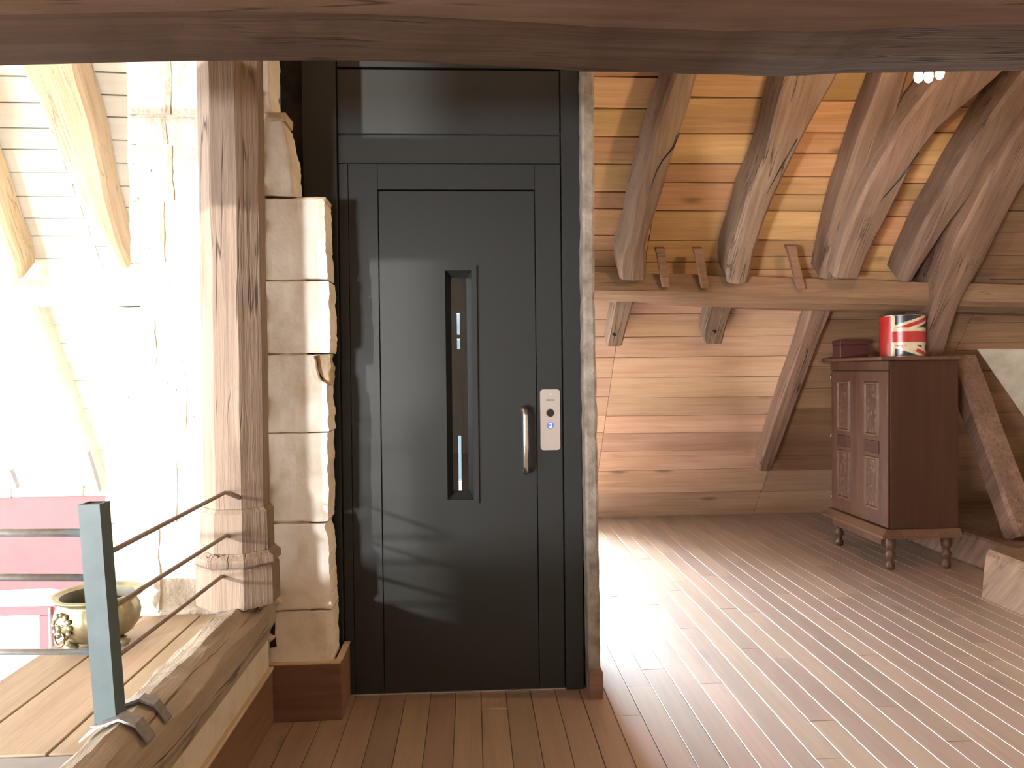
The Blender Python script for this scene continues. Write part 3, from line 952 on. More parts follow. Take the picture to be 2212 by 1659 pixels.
for rf, pts, tk in ((0, [(1468, 287), (1455, 318), (1432, 345), (1418, 370), (1400, 418)], .276), (1, [(1722, 300), (1690, 355), (1668, 395), (1650, 430), (1634, 470)], .278),
                    (3, [(1985, 330), (1945, 385), (1905, 430), (1890, 455), (1868, 478)], .338)):
    ob = [o for o in COL.objects if o.name == ('rafter' if rf == 0 else 'rafter.%03d' % rf)][0]
    tube('crack', [hitR(px, py, tk) for px, py in pts], 0.0042, 'black', ob, 6)
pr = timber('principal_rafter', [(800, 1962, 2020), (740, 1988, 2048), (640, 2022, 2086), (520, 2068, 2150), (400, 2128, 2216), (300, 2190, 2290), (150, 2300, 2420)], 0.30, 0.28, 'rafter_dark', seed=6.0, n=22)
tag(pr, 'thick dark principal rafter rising behind the cabinet at the right', 'rafter')
# rafter tails below the purlin
t1 = timber('rafter_tail', [(748, 1310, 1343), (735, 1312, 1347), (700, 1319, 1356), (645, 1330, 1372)], 0.14, 0.135, 'rafter', n=8, amp=.004, cham=.012, seed=7)
tag(t1, 'short sawn rafter tail below the purlin, next to the plaster jamb', 'rafter tail', 'sawn rafter tails under the purlin')
t2 = timber('rafter_tail', [(742, 1522, 1561), (725, 1517, 1565), (690, 1527, 1574), (650, 1538, 1590)], 0.14, 0.135, 'rafter', n=8, amp=.004, cham=.012, seed=8)
tag(t2, 'short sawn rafter tail with a dark peg hole below the purlin middle', 'rafter tail', 'sawn rafter tails under the purlin')
for tl, px, py in ((t1, 1326, 723), (t2, 1543, 716)):
    p = hitR(px, py, 0.142)
    bm = bmesh.new(); bmesh.ops.create_uvsphere(bm, u_segments=10, v_segments=6, radius=0.014)
    for v in bm.verts: v.co = v.co + p
    bm_obj('peg_hole', bm, 'black', tl)
lr = timber('rafter', [(1017, 1640, 1668), (1000, 1642, 1674), (940, 1660, 1696), (850, 1690, 1728), (760, 1722, 1764), (660, 1754, 1800)], 0.13, 0.125, 'rafter_dark', n=16, amp=.008, cham=.014, seed=9)
tag(lr, 'dark lower rafter slanting from the purlin down beside the cabinet', 'rafter')
# wooden pegs on the purlin
for lab, a, b in (('small wooden peg on the purlin nearest the first rafter', (1427, 537), (1440, 621)),
                  ('middle wooden peg on the purlin, left of the second rafter', (1509, 537), (1525, 623)),
                  ('wooden peg on the purlin standing right of the second rafter', (1710, 532), (1733, 625))):
    pt, pb = hitR(a[0], a[1], 0.20), hitR(b[0], b[1], 0.262)
    d = (pb - pt)
    w, dp = 0.024, 0.05
    secs = []
    for k in range(5):
        c = pt + d * (k / 4)
        ww = w * (1.0 - 0.1 * k / 4) * (1.25 if k == 0 else 1)
        secs.append([c + Vector((-ww, 0, 0)), c + Vector((ww, 0, 0)), c + Vector((ww, dp, 0.02)), c + Vector((-ww, dp, 0.02))])
    o = loft('wooden_peg', secs, 'purlin')
    tag(o, lab, 'peg', 'wooden pegs on the purlin')

# ---------------- rafters of the bright bay on the left
g_l = 'pale rafters of the bright bay'  # these rafters take lightened wood colours for the overexposure
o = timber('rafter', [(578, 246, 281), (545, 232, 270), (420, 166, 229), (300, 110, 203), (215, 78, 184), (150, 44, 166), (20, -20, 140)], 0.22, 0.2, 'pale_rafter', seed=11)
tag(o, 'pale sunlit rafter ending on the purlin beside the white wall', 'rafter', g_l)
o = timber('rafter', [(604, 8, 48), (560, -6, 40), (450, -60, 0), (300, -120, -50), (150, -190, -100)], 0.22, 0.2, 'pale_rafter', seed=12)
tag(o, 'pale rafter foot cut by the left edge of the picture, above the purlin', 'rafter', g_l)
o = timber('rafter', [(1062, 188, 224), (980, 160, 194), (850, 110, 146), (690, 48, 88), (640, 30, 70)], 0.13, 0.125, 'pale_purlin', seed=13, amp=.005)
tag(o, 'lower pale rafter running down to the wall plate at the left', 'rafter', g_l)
for lab, e in (('grey block for the shaded rafter foot beside the white wall', [(1062, 186, 217), (978, 157, 191)]), ('grey block for the shaded rafter foot at the left picture edge', [(1056, -25, 40), (1017, -45, 24)])):
    o = timber('shaded_rafter_foot', e, 0.175, 0.032, 'greyboard', n=4, amp=.004, cham=.008, seed=14)  # grey block puts the shade at the rafter foot into colour
    tag(o, lab, 'shaded_rafter_foot', 'grey blocks for shaded rafter feet')

# ---------------- right truss: tie beam, brace, painted daylight patch
xt = hitZ(2212, 1330, 0).x
ze = hitX(2122, 1190, xt)
secs = []
for i in range(25):
    y = lerp(1.2, ze.y, i / 24)
    j = lambda k: 0.012 * nz(y, k, 0.2, 3.0)
    zt = ze.z + 0.01 + j(3)
    secs.append([Vector((xt + j(1), y, 0)), Vector((xt + 0.012 + j(2), y, zt - 0.03)), Vector((xt + 0.04, y, zt)), Vector((xt + 0.30, y, zt + j(4))), Vector((xt + 0.32, y, 0))])
tb = loft('tie_beam', secs, 'rafter_dark')
tag(tb, 'pale worn tie beam lying on the floor at the lower right edge', 'beam')
XB = 3.32
b0, b1 = hitX(2200, 1215, XB), hitX(2100, 930, XB)
dirb = (b1 - b0).normalized()
secs = []
for k in range(15):
    c = b0 + dirb * (k / 14 * 1.29 + 0.14)
    prp = Vector((0, -dirb.z, dirb.y))
    ww = 0.075 + 0.008 * nz(k, 1, 1, .5)
    secs.append([c + Vector((0.02, 0, 0)) + prp * ww, c + Vector((0, 0, 0)) + prp * (ww - .02), c + prp * (-ww + .02), c + Vector((0.02, 0, 0)) - prp * ww, c + Vector((0.16, 0, 0)) - prp * ww, c + Vector((0.16, 0, 0)) + prp * ww])
br = loft('brace', secs, 'rafter_dark')
tag(br, 'slanting timber brace between cabinet and right picture edge', 'brace')
wp = box('sole_plate', 3.18, 3.62, 3.0, Y0 - 0.25, 0.0, 0.20, 'rafter_dark', None, 0.012)
tag(wp, 'dark sole plate on the floor behind the tie beam at the right', 'beam')
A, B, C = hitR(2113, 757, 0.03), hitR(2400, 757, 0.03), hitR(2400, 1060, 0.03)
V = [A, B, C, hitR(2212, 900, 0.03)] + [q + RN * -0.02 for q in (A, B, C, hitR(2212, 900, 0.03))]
o = mesh_obj('painted_daylight_patch', V, [(0, 1, 2, 3), (4, 5, 6, 7), (0, 1, 5, 4), (1, 2, 6, 5), (2, 3, 7, 6), (3, 0, 4, 7)], 'plaster_daylight')  # pale panel on the boards in place of a patch of daylight
tag(o, 'pale triangle painted as daylight on the boards at the right picture edge', 'painted light patch')

# ---------------- octagonal post
PC = hitY(487, 700, YW - 0.285)
PCX, PCY = PC.x, YW - 0.285 + 0.10


def octo(r, z, jit=0.0):
    R = r / math.cos(math.pi / 8)
    return [Vector((PCX + R * math.cos(math.pi / 8 + k * math.pi / 4) + jit * nz(z, k, 0, 4), PCY + R * math.sin(math.pi / 8 + k * math.pi / 4) + jit * nz(z, k, 8, 4), z)) for k in range(8)]


def PZ(py):
    return hitY(487, py, PCY - 0.1).z


post = empty('timber_post', 'eight-sided weathered oak post with moulded base in front of the stone wall', 'post')
z0p = 0.50
zs = [PZ(1302) - 0.02, PZ(1228)]
loft('plinth', [octo(0.128, zs[0], .004), octo(0.126, zs[1] - .01, .003), octo(0.121, zs[1], .003)], 'post', post)
zc = [PZ(1228), PZ(1222), PZ(1208), PZ(1196)]
loft('base_moulding', [octo(0.124, zc[0]), octo(0.133, zc[1]), octo(0.131, zc[2]), octo(0.113, zc[3])], 'post', post)
loft('base_block', [octo(0.112, PZ(1195.5), .003), octo(0.110, PZ(1112), .003), octo(0.100, PZ(1102), .003)], 'post', post)
secs = []
zA, zB = PZ(1101.5), 4.4
for i in range(46):
    z = lerp(zA, zB, i / 45)
    secs.append(octo(0.0985 - 0.0025 * nz(z, 0, 0, 1.2), z, 0.004))
loft('shaft', secs, 'post', post)

# ---------------- the log under the railing
prof = [(-0.93, 0.24), (-0.915, 0.40), (-0.885, 0.465), (-0.845, 0.495), (-0.80, 0.510), (-0.765, 0.495), (-0.738, 0.455), (-0.738, 0.38), (-0.765, 0.335), (-0.775, 0.20), (-0.93, 0.05)]
dx = XF + 0.012 - (-0.765)
secs = []
for i in range(141):
    y = lerp(0.2, YW - 0.005, i / 140)
    s = []
    for k, (x, z) in enumerate(prof):
        a = 0.016 if 1 <= k <= 7 else 0.0
        s.append(Vector((x + dx + a * nz(y, k * .35, 1.0, 3.2), y, z + a * nz(y, k * .35, 6.0, 3.2) + a * .55 * nz(y, k * 1.0, 9, 14) + a * .3 * nz(y, k * 1.7, 3, 38))))
    secs.append(s)
lg = loft('sill_log', secs, 'log')
tag(lg, 'rounded weathered log along the floor edge under the railing', 'beam')
bb = empty('baseboard_left', 'plaster strip and brown skirting along the foot of the log', 'skirting', kind='structure')
box('plaster_face', XF - 0.004, XF + 0.010, 0.4, YW - 0.03, bz, 0.335, 'plaster_daylight', bb)
box('skirting_cap', XF - 0.004, XF + 0.026, 0.4, YW - 0.024, bz - 0.012, bz, 'strip_y', bb, 0.002)
box('skirting_board', XF, XF + 0.022, 0.4, YW - 0.024, 0.0, bz - 0.012, 'skirt_y', bb, 0.002)

# ---------------- deck of wide planks beyond the log
ZK = 0.40
deck = empty('floor_deck', 'ledge of wide pale planks beyond the log, with the brass pot', 'floor', kind='structure')
xk = [hitZ(96, 1405, ZK).x, hitZ(193, 1415, ZK).x, hitZ(212, 1528, ZK).x, -0.86 + dx]
for a, b in zip(xk, xk[1:]):
    box('plank', a + 0.003, b - 0.003, 1.87, YW - 0.005, ZK - 0.04, ZK - random.uniform(0, .002), 'deck', deck, 0.002)
box('plank', xk[0] - 0.6, -0.88 + dx, 1.60, 1.865, ZK - 0.045, ZK - 0.004, 'greyboard', deck, 0.003)
box('plank', xk[0] - 0.6, -0.88 + dx, 1.20, 1.594, ZK - 0.045, ZK - 0.012, 'greyboard', deck, 0.003)
box('joist', xk[0] + 0.02, xk[0] + 0.10, 1.2, YW - 0.005, ZK - 0.2, ZK - 0.047, 'deck', deck)

# ================================================================== LIFT
lift = empty('lift', 'anthracite lift shaft front with narrow door in the middle', 'lift')


def DXx(px, py=830):
    return hitY(px, py, YD).x


def DZ(py, px=960):
    return hitY(px, py, YD).z


XL, XA, XI, XD0, XD1, XQ, XRr = DXx(657, 430), DXx(731, 435), DXx(753, 480), DXx(822, 800), DXx(1158, 800), DXx(1214, 700), DXx(1255, 830)
ZT = DZ(20)
z150, z292, z354, z411 = DZ(149), DZ(292), DZ(354), DZ(411)
g = 0.0025
y0, y1 = YD, YD + 0.03
box('backing', XL + .01, XRr - .01, YD + 0.012, YD + 0.028, z411 + 0.02, ZT, 'groove', lift)
box('backing', XL + .01, XD0 - 0.004, YD + 0.012, YD + 0.028, 0.002, z411 + 0.02, 'groove', lift)
box('backing', XD1 + 0.004, XRr - .01, YD + 0.012, YD + 0.028, 0.002, z411 + 0.02, 'groove', lift)
box('stile', XL, XA - g, y0 - 0.012, y0 + 0.011, 0.0, ZT, 'lift', lift, 0.002)
box('stile', XQ + g, XRr, y0 - 0.012, y0 + 0.011, 0.0, ZT, 'lift', lift, 0.002)
box('top_rail', XA + g, XQ - g, y0 - 0.008, y0 + 0.011, z150 + .002, ZT, 'lift', lift, 0.002)
box('header_panel', XA + g, XQ - g, y0, y0 + 0.011, z292 + .004, z150 - .004, 'lift', lift, 0.0015)
box('transom', XA + g, XQ - g, y0 - 0.002, y0 + 0.011, z354 + .002, z292 - .003, 'lift', lift, 0.0015)
box('jamb_strip', XA + g, XI - .001, y0, y0 + 0.011, 0.0, z354 - .002, 'lift', lift, 0.001)
box('door_jamb', XI + .001, XD0 - .0025, y0, y0 + 0.011, 0.0, z354 - .002, 'lift', lift, 0.001)
box('door_jamb', XD1 + .0025, XQ - g, y0, y0 + 0.011, 0.0, z354 - .002, 'lift', lift, 0.001)
box('door_head', XD0 - .0015, XD1 + .0015, y0, y0 + 0.011, z411 + .003, z354 - .002, 'lift', lift, 0.001)
# door leaf with splayed vision panel
wo = (DXx(952), DXx(1032), DZ(1088, 990), DZ(574, 990))
wi = (DXx(964), DXx(1021), DZ(1079, 990), DZ(585, 990))
wg = (DXx(976), DXx(1010), DZ(1063, 990), DZ(598, 990))
door = ring_frame('door_leaf', (XD0 + .001, XD1 - .001, 0.006, z411 - .003), (wi[0] - .002, wi[1] + .002, wi[2] - .002, wi[3] + .002), y0 + 0.003, y0 + 0.05, 'lift', lift)
fr = ring_frame('window_moulding', wo, wi, y0 - 0.009, y0 + 0.0025, 'lift', door)
ring_frame('window_reveal', (wi[0] - .001, wi[1] + .001, wi[2] - .001, wi[3] + .001), wi, y0 + 0.0026, y0 + 0.045, 'lift', door, wg)
box('glass', wg[0] - .002, wg[1] + .002, y0 + 0.0452, y0 + 0.0495, wg[2] - .002, wg[3] + .002, 'smoked', door)
# handle
hx0, hx1 = hitY(1133, 884, YD - 0.055), hitY(1137, 1021, YD - 0.055)
hp = [Vector((hx0.x, YD + 0.003, hx0.z + .004))]
for a in range(0, 91, 18):
    r = 0.022
    hp.append(Vector((hx0.x, YD - 0.055 + r - r * math.sin(math.radians(a)), hx0.z - r + r * math.cos(math.radians(a)) + 0.004)))
hp = [Vector((hx0.x, YD + 0.003, hx0.z)), Vector((hx0.x, YD - 0.033, hx0.z)), Vector((hx0.x, YD - 0.048, hx0.z - 0.007)), Vector((hx0.x, YD - 0.055, hx0.z - 0.024)),
      Vector((hx1.x, YD - 0.055, hx1.z + 0.024)), Vector((hx1.x, YD - 0.048, hx1.z + 0.007)), Vector((hx1.x, YD - 0.033, hx1.z)), Vector((hx1.x, YD + 0.003, hx1.z))]
tag(tube('handle', hp, 0.0125, 'steel', door, 16), 'brushed steel bar handle')


# control plate
def rrect(name, x0, x1, z0, z1, r, ya, yb, mat, parent):
    pts = []
    for cx, cz, a0 in ((x1 - r, z1 - r, 0), (x0 + r, z1 - r, 90), (x0 + r, z0 + r, 180), (x1 - r, z0 + r, 270)):
        for k in range(6):
            a = math.radians(a0 + k * 18)
            pts.append((cx + r * math.cos(a), cz + r * math.sin(a)))
    return loft(name, [[Vector((x, yb, z)) for x, z in pts], [Vector((x, ya + .001, z)) for x, z in pts], [Vector((x + (0.001 if x < (x0 + x1) / 2 else -0.001), ya, z)) for x, z in pts]], mat, parent)


def disc(name, px, py, r, ya, yb, mat, parent, segs=24):
    c = hitY(px, py, YD)
    return loft(name, [[Vector((c.x + r * math.cos(2 * math.pi * k / segs), y, c.z + r * math.sin(2 * math.pi * k / segs))) for k in range(segs)] for y in (yb, ya)], mat, parent)


plate = rrect('control_plate', DXx(1167, 905), DXx(1210, 905), DZ(972, 1188), DZ(841, 1188), 0.012, YD - 0.006, YD - 0.0002, 'panelmetal', lift)
plate['label'] = 'beige metal call plate'
disc('key_ring', 1187.5, 891, 0.0168, YD - 0.0075, YD - 0.0055, 'steel', plate)
disc('key_switch', 1188.5, 892, 0.0150, YD - 0.0085, YD - 0.0056, 'black', plate)
disc('call_button', 1187.5, 919, 0.0138, YD - 0.0082, YD - 0.0057, 'steel', plate)
disc('button_light', 1188.2, 918.5, 0.0122, YD - 0.0090, YD - 0.0058, 'blueglow', plate)
disc('indicator', 1189, 851.5, 0.0022, YD - 0.0068, YD - 0.0055, 'led', plate)
cv = bpy.data.curves.new('digit', 'FONT')
cv.body = '2'; cv.size = 0.024; cv.extrude = 0.0006; cv.align_x = 'CENTER'; cv.align_y = 'CENTER'; cv.offset = 0.0006
to = bpy.data.objects.new('tmp_digit', cv); COL.objects.link(to)
dg = bpy.context.evaluated_depsgraph_get()
me = bpy.data.meshes.new_from_object(to.evaluated_get(dg))
bpy.data.objects.remove(to)
c = hitY(1189, 919, YD)
me.transform(Matrix.Translation((c.x, YD - 0.0096, c.z)) @ Matrix.Rotation(math.radians(90), 4, 'X'))
me.materials.clear(); me.materials.append(M['blue2'])
dgo = bpy.data.objects.new('lit_digit', me); COL.objects.link(dgo); dgo.parent = plate
# tiny unreadable maker's mark
bm = bmesh.new()
for i in range(6):
    c = hitY(1181 + i * 2.9, 864, YD)
    h = (0.0026, 0.0022, 0.0024, 0.0021, 0.0026, 0.0022)[i]
    mtx = Matrix.Translation((c.x, YD - 0.0062, c.z)) @ Matrix.Diagonal((0.0042, 0.0006, h * 2, 1))
    bmesh.ops.create_cube(bm, size=1.0, matrix=mtx)
bm_obj('printed_mark', bm, 'black', plate)
disc('screw', 1169, 562, 0.004, YD - 0.002, YD + 0.001, 'black', lift, 12)
box('threshold', XL + .02, XRr, YD - 0.006, YD + 0.03, 0.0002, 0.004, 'galv', lift)
# shaft body: sides, back with two narrow light slits
YBk = YD + 1.15
box('shaft_side', XL, XL + .02, YD + .03, YBk, 0, 3.3, 'lift_in', lift)
box('shaft_side', XRr - .02, XRr, YD + .03, YBk, 0, 3.3, 'lift_in', lift)
box('shaft_top', XL, XRr, YD + .03, YBk, 3.3, 3.33, 'lift_in', lift)


def BXZ(px, py):
    return hitY(px, py, YBk)


xsA, xsB = BXZ(988, 800).x, BXZ(994.5, 800).x
zc_ = [0.0, BXZ(991, 1062).z, BXZ(991, 941).z, BXZ(991, 754).z, BXZ(991, 732).z, BXZ(991, 723).z, BXZ(991, 677).z, 3.3]
box('shaft_back', XL, xsA, YBk, YBk + .03, 0, 3.3, 'lift_in', lift)
box('shaft_back', xsB, XRr, YBk, YBk + .03, 0, 3.3, 'lift_in', lift)
for a, b in ((0, 1), (2, 3), (4, 5), (6, 7)):
    box('shaft_back', xsA, xsB, YBk, YBk + .03, zc_[a], zc_[b], 'lift_in', lift)
# guide rail and cabin curve seen through the pane
tube('guide_rail', [(BXZ(1004, 700).x, YBk - .05, 0.02), (BXZ(1004, 700).x, YBk - .05, 3.2)], 0.022, 'lift', lift)

# ================================================================== RAILING, POT
rail = empty('railing', 'grey-green railing post with three thin rods on the log', 'railing')
pb, = [hitZ(236, 1550, 0.505)]
YP = pb.y
ptop = hitY(203, 1086, YP)
pb = hitY(239, 1556, YP)
hw, hd = 0.0235, 0.025
secs = []
for k in range(9):
    c = pb.lerp(ptop, k / 8)
    secs.append([Vector((c.x - hw, YP - hd, c.z)), Vector((c.x + hw, YP - hd, c.z)), Vector((c.x + hw, YP + hd, c.z)), Vector((c.x - hw, YP + hd, c.z))])
# hollow top: inner wall folded down
i_ = [Vector((ptop.x + sx * (hw - .004), YP + sy * (hd - .004), ptop.z)) for sx, sy in ((-1, -1), (1, -1), (1, 1), (-1, 1))]
secs.append(i_)
secs.append([v - Vector((0, 0, 0.05)) for v in i_])
loft('post', secs, 'teal', rail)
tag(loft('rusty_rim', [[Vector((ptop.x + sx * (hw - .0045), YP + sy * (hd - .0045), ptop.z - 0.03)) for sx, sy in ((-1, -1), (1, -1), (1, 1), (-1, 1))],
                       [Vector((ptop.x + sx * (hw - .0045), YP + sy * (hd - .0045), ptop.z - 0.004)) for sx, sy in ((-1, -1), (1, -1), (1, 1), (-1, 1))]], 'rust', rail), 'rusty open tube end')
# saddle bracket bent over the log
for ya, yb in ((YP - 0.055, YP - 0.012), (YP + 0.05, YP + 0.085)):
    P = [(x + dx, z + 0.012) for x, z in prof[2:7]]
    V, Fc = [], []
    for (x, z) in P:
        for y in (ya, yb):
            V += [(x, y, z + 0.003), (x, y, z - 0.003)]
    for k in range(len(P) - 1):
        a = k * 4
        Fc += [(a, a + 4, a + 6, a + 2), (a + 1, a + 5, a + 7, a + 3), (a, a + 4, a + 5, a + 1), (a + 2, a + 6, a + 7, a + 3)]
    Fc += [(0, 1, 3, 2), (len(V) - 4, len(V) - 3, len(V) - 1, len(V) - 2)]
    mesh_obj('saddle_strap', V, Fc, 'iron', rail)
box('foot_plate', pb.x - 0.032, pb.x + 0.036, YP - 0.03, YP + 0.06, pb.z - 0.004, pb.z + 0.003, 'iron', rail, 0.002)
YE = PCY - 0.100 - 0.012
for (sx, sy), (ex, ey), (fx, fy) in (((246, 1195), (486, 1064), (518, 1076)), ((262, 1312), (488, 1157), (516, 1168)), ((268, 1420), (482, 1243), (516, 1259))):
    s = hitY(sx, sy, YP + 0.03)
    s = Vector((poly([(0, ptop.x), (1, pb.x)], (ptop.z - s.z) / (ptop.z - pb.z)) + hw * .3, YP + hd - 0.006, s.z))
    e = hitY(ex, ey, YE)
    f_ = hitY(fx, fy, YE + 0.012)
    tube('rod', [s, s.lerp(e, .5), e, f_], 0.0062, 'rust', rail, 10)
for py, r, m in ((1151, 0.0095, 'galv'), (1248, 0.0085, 'iron'), (1409, 0.007, 'galv')):
    c = hitY(190, py, YP)
    e = hitY(-500, py - 2, YP)
    s = Vector((poly([(0, ptop.x), (1, pb.x)], (ptop.z - c.z) / (ptop.z - pb.z)) - hw + 0.004, YP, c.z))
    tube('rail_bar', [s, (s + e) / 2, e], r, m, rail, 12)

pc = hitZ(213, 1392, ZK)
pot = empty('brass_pot', 'patinated brass pot with lion mask on the plank ledge', 'pot')
PCc = (pc.x, pc.y, ZK)
RM = 0.128


def gad(a, k):
    return 1.0 + (0.022 * abs(math.sin(a * 9)) if 0.12 < k < 0.62 else 0.0)


prof_o = [(0.05, 0.022), (0.075, 0.026), (0.102, 0.045), (0.120, 0.072), (0.127, 0.10), (0.122, 0.125), (0.113, 0.142), (0.110, 0.150), (0.118, 0.158), (0.136, 0.163), (0.140, 0.168), (0.137, 0.173), (0.122, 0.171), (0.110, 0.164)]
lathe('body', prof_o, PCc, 'brass', pot, 72, True, gad, cap='bottom')
lathe('inside', [(0.1095, 0.1645), (0.106, 0.150), (0.108, 0.13), (0.112, 0.10), (0.10, 0.06), (0.05, 0.04)], PCc, 'brass_in', pot, 48, True, cap=False)
for a in (-2.3, -0.2, 1.9):
    lathe('foot', [(0.006, 0.0), (0.019, 0.004), (0.024, 0.014), (0.020, 0.026), (0.010, 0.032)], (PCc[0] + 0.085 * math.cos(a), PCc[1] + 0.085 * math.sin(a), ZK), 'brass', pot, 16)
# lion mask on the side turned to the viewer's left
am = math.radians(-118)
ctr = Vector((PCc[0] + 0.122 * math.cos(am), PCc[1] + 0.122 * math.sin(am), ZK + 0.095))
out = Vector((math.cos(am), math.sin(am), 0)); sid = Vector((-math.sin(am), math.cos(am), 0)); upv = Vector((0, 0, 1))
bm = bmesh.new()


def blob(cx, cz, co, rx, rz, ro):
    m0 = bmesh.ops.create_icosphere(bm, subdivisions=2, radius=1.0)
    for v in m0['verts']:
        q = v.co.copy()
        v.co = ctr + sid * (cx + q.x * rx) + upv * (cz + q.z * rz) + out * (co + q.y * ro)


blob(0, 0, 0, .034, .036, .014)
blob(0, -.004, .012, .009, .014, .010)
blob(0, -.018, .012, .014, .008, .010)
blob(-.013, .006, .010, .007, .005, .006); blob(.013, .006, .010, .007, .005, .006)
blob(-.02, .026, .006, .008, .010, .006); blob(.02, .026, .006, .008, .010, .006)
for k in range(11):
    a = math.radians(-60 + k * 30)
    blob(.036 * math.cos(a), .036 * math.sin(a), .004, .009, .009, .008)
bm_obj('lion_mask', bm, 'brass', pot, True)
rp = []
for k in range(25):
    a = 2 * math.pi * k / 24
    rp.append(ctr + out * 0.012 + sid * (0.022 * math.cos(a)) + upv * (-0.036 + 0.022 * math.sin(a)))
tube('ring_handle', rp, 0.0035, 'brass', pot, 8)

# ================================================================== CABINET AND WHAT STANDS ON IT
nf = hitZ(1921, 1232, 0)                          # near front foot
XC0, XC1 = nf.x - 0.026, nf.x + 0.43
YC0, YC1 = nf.y - 0.03, nf.y + 0.755
zb0 = hitY(1955, 1162, YC0).z
zb1 = zb0 + 0.055
zct = hitY(1940, 770, YC0).z
cab = empty('cabinet', 'carved dark wooden cabinet on turned legs in the right corner', 'cabinet')
box('body', XC0 + 0.022, XC1, YC0 + 0.001, YC1 - 0.001, zb1, zct - 0.025, 'cab_side', cab, 0.003)
# sloping base moulding
secs = []
for (o_, z) in ((0.045, zb0), (0.048, zb0 + 0.018), (0.012, zb1)):
    secs.append([Vector((XC0 - o_, YC0 - o_ * .6, z)), Vector((XC1 + .005, YC0 - o_ * .6, z)), Vector((XC1 + .005, YC1 + o_ * .6, z)), Vector((XC0 - o_, YC1 + o_ * .6, z))])
loft('base_moulding', secs, 'cab_y', cab)
box('apron', XC0 - 0.012, XC0 + 0.012, YC0 + 0.06, YC1 - 0.06, zb0 - 0.055, zb0 - 0.001, 'cab', cab, 0.003)
box('cornice', XC0 - 0.05, XC1 + 0.012, YC0 - 0.022, YC1 + 0.022, zct - 0.024, zct, 'cab_y', cab, 0.005)
box('frieze', XC0 + 0.004, XC0 + 0.02, YC0 + 0.002, YC1 - 0.002, zct - 0.085, zct - 0.026, 'cab', cab, 0.002)
ym = (YC0 + YC1) / 2
for ya, yb, far in ((YC0 + .012, ym - .0015, False), (ym + .0015, YC1 - .012, True)):
    za, zb = zb1 + 0.006, zct - 0.09
    dr = box('door', XC0 + 0.006, XC0 + 0.0215, ya, yb, za, zb, 'cab', cab, 0.002)
    hgt = zb - za
    wdt = yb - ya
    pa, pbb = ya + wdt * .26, yb - wdt * .26
    for fa, fb in ((0.09, 0.44), (0.57, 0.93)):
        p0, p1 = za + hgt * fa, za + hgt * fb
        # raised moulding ring round a carved panel
        V = []
        for (yy0, yy1, q0, q1), x in (((pa, pbb, p0, p1), XC0 + .006), ((pa + .006, pbb - .006, p0 + .006, p1 - .006), XC0 - .006), ((pa + .016, pbb - .016, p0 + .016, p1 - .016), XC0 - .006), ((pa + .022, pbb - .022, p0 + .022, p1 - .022), XC0 + .005)):
            V += [(x, yy0, q0), (x, yy1, q0), (x, yy1, q1), (x, yy0, q1)]
        Fc = []
        for r_ in range(3):
            for k in range(4):
                n_ = (k + 1) % 4
                Fc.append((r_ * 4 + k, r_ * 4 + n_, r_ * 4 + 4 + n_, r_ * 4 + 4 + k))
        mesh_obj('panel_moulding', V, Fc, 'cab_y', dr)
        # carving: scrolling leaves in relief
        ny, nzv = 22, 44
        V, Fc = [], []
        for k in range(nzv + 1):
            for j in range(ny + 1):
                ty, tz = j / ny, k / nzv
                yy, zz = lerp(pa + .022, pbb - .022, ty), lerp(p0 + .022, p1 - .022, tz)
                sc_ = math.sin(tz * 19 + 2.6 * math.sin(ty * 6.3)) * math.cos(ty * 12 + 1.7 * math.sin(tz * 15))
                V.append((XC0 + 0.003 - 0.006 * max(0, sc_) * math.sin(math.pi * ty) ** .5, yy, zz))
        for k in range(nzv):
            for j in range(ny):
                a = k * (ny + 1) + j
                Fc.append((a, a + 1, a + ny + 2, a + ny + 1))
        mesh_obj('carved_panel', V, Fc, 'cab', dr, True)
    box('tablet', XC0 + 0.000, XC0 + 0.0055, pa, pbb, za + hgt * .465, za + hgt * .545, 'cab_side', dr, 0.003)
    hy = yb - .004 if far else ya + .004
    if far:
        for fz in (0.05, 0.93, 0.5):
            tube('hinge', [(XC0 + .004, hy + .006, za + hgt * fz), (XC0 + .004, hy + .006, za + hgt * fz + .05)], 0.0035, 'hinge', dr, 8)
legp = [(0.018, 0.0), (0.026, 0.012), (0.028, 0.03), (0.018, 0.05), (0.016, 0.06), (0.028, 0.085), (0.030, 0.105), (0.018, 0.125), (0.024, 0.135), (0.030, 0.15), (0.030, 0.22)]
zl = zb0 / 0.22
for x, y in ((nf.x + .018, nf.y + .02), (nf.x + .018, YC1 - .05), (XC1 - .05, nf.y + .02), (XC1 - .05, YC1 - .05)):
    lathe('leg', [(r, z * zl) for r, z in legp], (x, y, 0.001), 'cab', cab, 20)

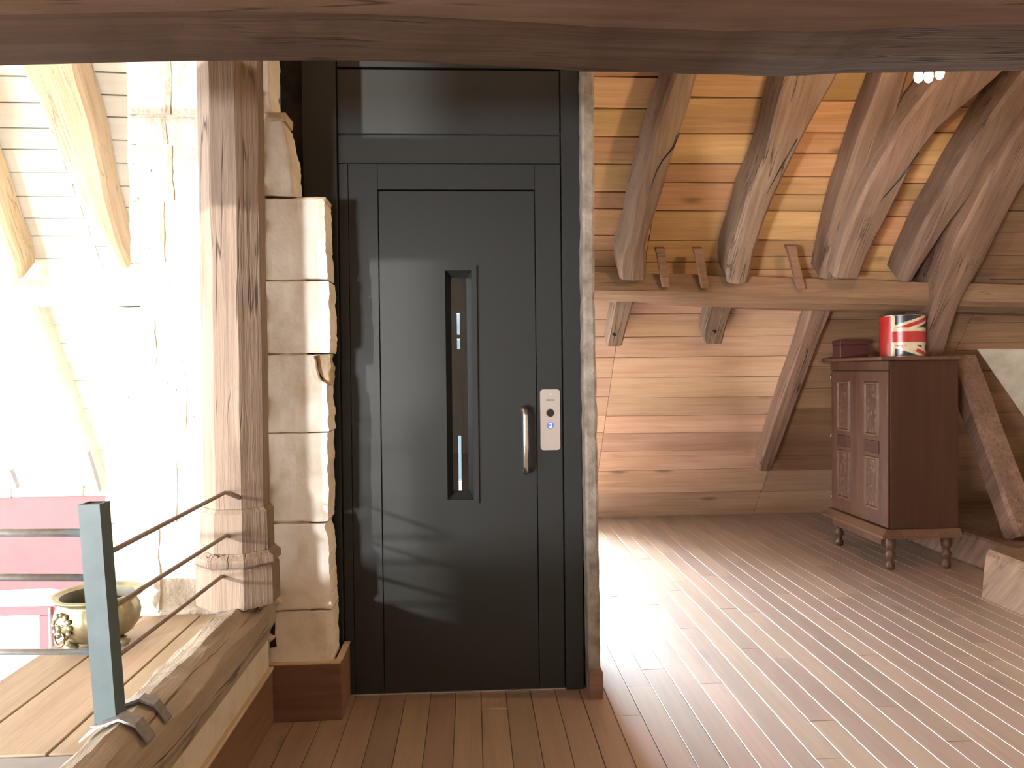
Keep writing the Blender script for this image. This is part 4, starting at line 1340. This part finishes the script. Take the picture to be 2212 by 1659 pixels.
# flag-printed tin
ct = hitY(1949, 768, nf.y + 0.27)
RT = abs(hitY(1993, 720, nf.y + 0.27).x - hitY(1905, 720, nf.y + 0.27).x) / 2
HT = hitY(1949, 682, nf.y + 0.27).z - zct
tin = empty('flag_tin', 'large tin drum printed with a distressed British flag on the cabinet', 'tin')
view = math.atan2(-ct.y, -ct.x)                    # side of the tin turned to the viewer
ns, nv = 150, 56
V, Fc, MI = [], [], []
for k in range(nv + 1):
    for j in range(ns):
        a = 2 * math.pi * j / ns
        V.append((ct.x + RT * math.cos(a), ct.y + RT * math.sin(a), zct + 0.001 + HT * (0.02 + 0.955 * k / nv)))
for k in range(nv):
    for j in range(ns):
        b_ = (j + 1) % ns
        Fc.append((k * ns + j, k * ns + b_, (k + 1) * ns + b_, (k + 1) * ns + j))
        ph = math.degrees(2 * math.pi * (j + .5) / ns - view)
        ph = (ph + 180) % 360 - 180
        v = 1 - (k + .5) / nv
        w = abs((ph + 66 + 180) % 360 - 180)         # distance from the upright of the cross
        wr_ = w if ph > -66 else w
        n_ = nz(ph * .03, v * 2.2, 4.0, 2.0)
        if w < 38: m = 0
        elif abs(v - .525) < .135: m = 0 if w > 49 or abs(v - .525) < .135 else 1
        elif w < 49: m = 1
        elif abs(v - .525) < .215: m = 1
        else:
            dline = (v - .27) + (w - 49) * .0030 if v < .5 else (.78 - v) + (w - 49) * .0030
            if abs(dline) < .035: m = 1
            elif 0 <= dline < .13: m = 0
            elif .13 <= dline < .19: m = 1
            else: m = 2
        if v > .7 and w > 60 and n_ > -0.02 and v < .88: m = 1
        MI.append(m)
tb_ = mesh_obj('printed_wall', V, Fc, 'tin_red', tin, True)
tb_.data.materials.append(M['tin_cream']); tb_.data.materials.append(M['tin_navy'])
for p, m in zip(tb_.data.polygons, MI): p.material_index = m
lathe('rim', [(RT - .004, HT * .965), (RT + .002, HT * .97), (RT + .004, HT * .985), (RT + .001, HT), (RT - .006, HT)], (ct.x, ct.y, zct), 'tin_metal', tin, 64)
lathe('base_rim', [(RT - .004, 0.0), (RT + .002, 0.001), (RT + .002, HT * .018), (RT - .003, HT * .025)], (ct.x, ct.y, zct + .0005), 'tin_metal', tin, 64)
# small box at the far end of the cabinet top
q0, q1 = hitY(1787, 768, YC1 - .26), hitY(1876, 768, YC1 - .26)
zq = hitY(1830, 735, YC1 - .26).z
bx_ = empty('small_box', 'small dark red box on the cabinet top, left of the flag tin', 'box')
box('body', max(q0.x, XC0 - .045), q1.x, YC1 - .26, YC1 - .14, zct + .001, lerp(zct, zq, .72), 'boxred', bx_, 0.004)
box('lid', max(q0.x, XC0 - .045) - .003, q1.x + .003, YC1 - .263, YC1 - .137, lerp(zct, zq, .73), zq, 'boxred', bx_, 0.004)

# ================================================================== LAMP hidden behind the beam
lc = hitY(2012, 163, 2.95)
lamp = empty('ceiling_lamp', 'small lamp with glowing bulbs peeping below the beam, upper right', 'lamp')
tube('stem', [(lc.x, lc.y, lc.z + .10), (lc.x, lc.y, min(RO.z + (Y0 - lc.y) * math.tan(ANG), ztop) - .05)], 0.008, 'lampmetal', lamp)
lathe('canopy', [(0.012, .07), (0.05, .08), (0.055, .10), (0.02, .125)], tuple(lc), 'lampmetal', lamp, 20)
for px in (1984, 2006, 2030):
    p = hitY(px, 166 if px != 2030 else 159, 2.95)
    lathe('bulb', [(0.003, -0.022), (0.012, -0.016), (0.017, 0.0), (0.015, 0.014), (0.008, 0.028)], tuple(p), 'bulb', lamp, 14)
    tube('arm', [p + Vector((0, 0, .027)), p + Vector((0, 0, .06)), Vector((lc.x, lc.y, lc.z + .085))], 0.005, 'lampmetal', lamp, 8)
    pl = bpy.data.lights.new('lamp_light', 'POINT')
    pl.energy = 20; pl.color = (1.0, 0.70, 0.38); pl.shadow_soft_size = 0.02
    plo = bpy.data.objects.new('lamp_light', pl); plo.location = p + Vector((0, -0.02, -0.045)); COL.objects.link(plo); plo.parent = lamp
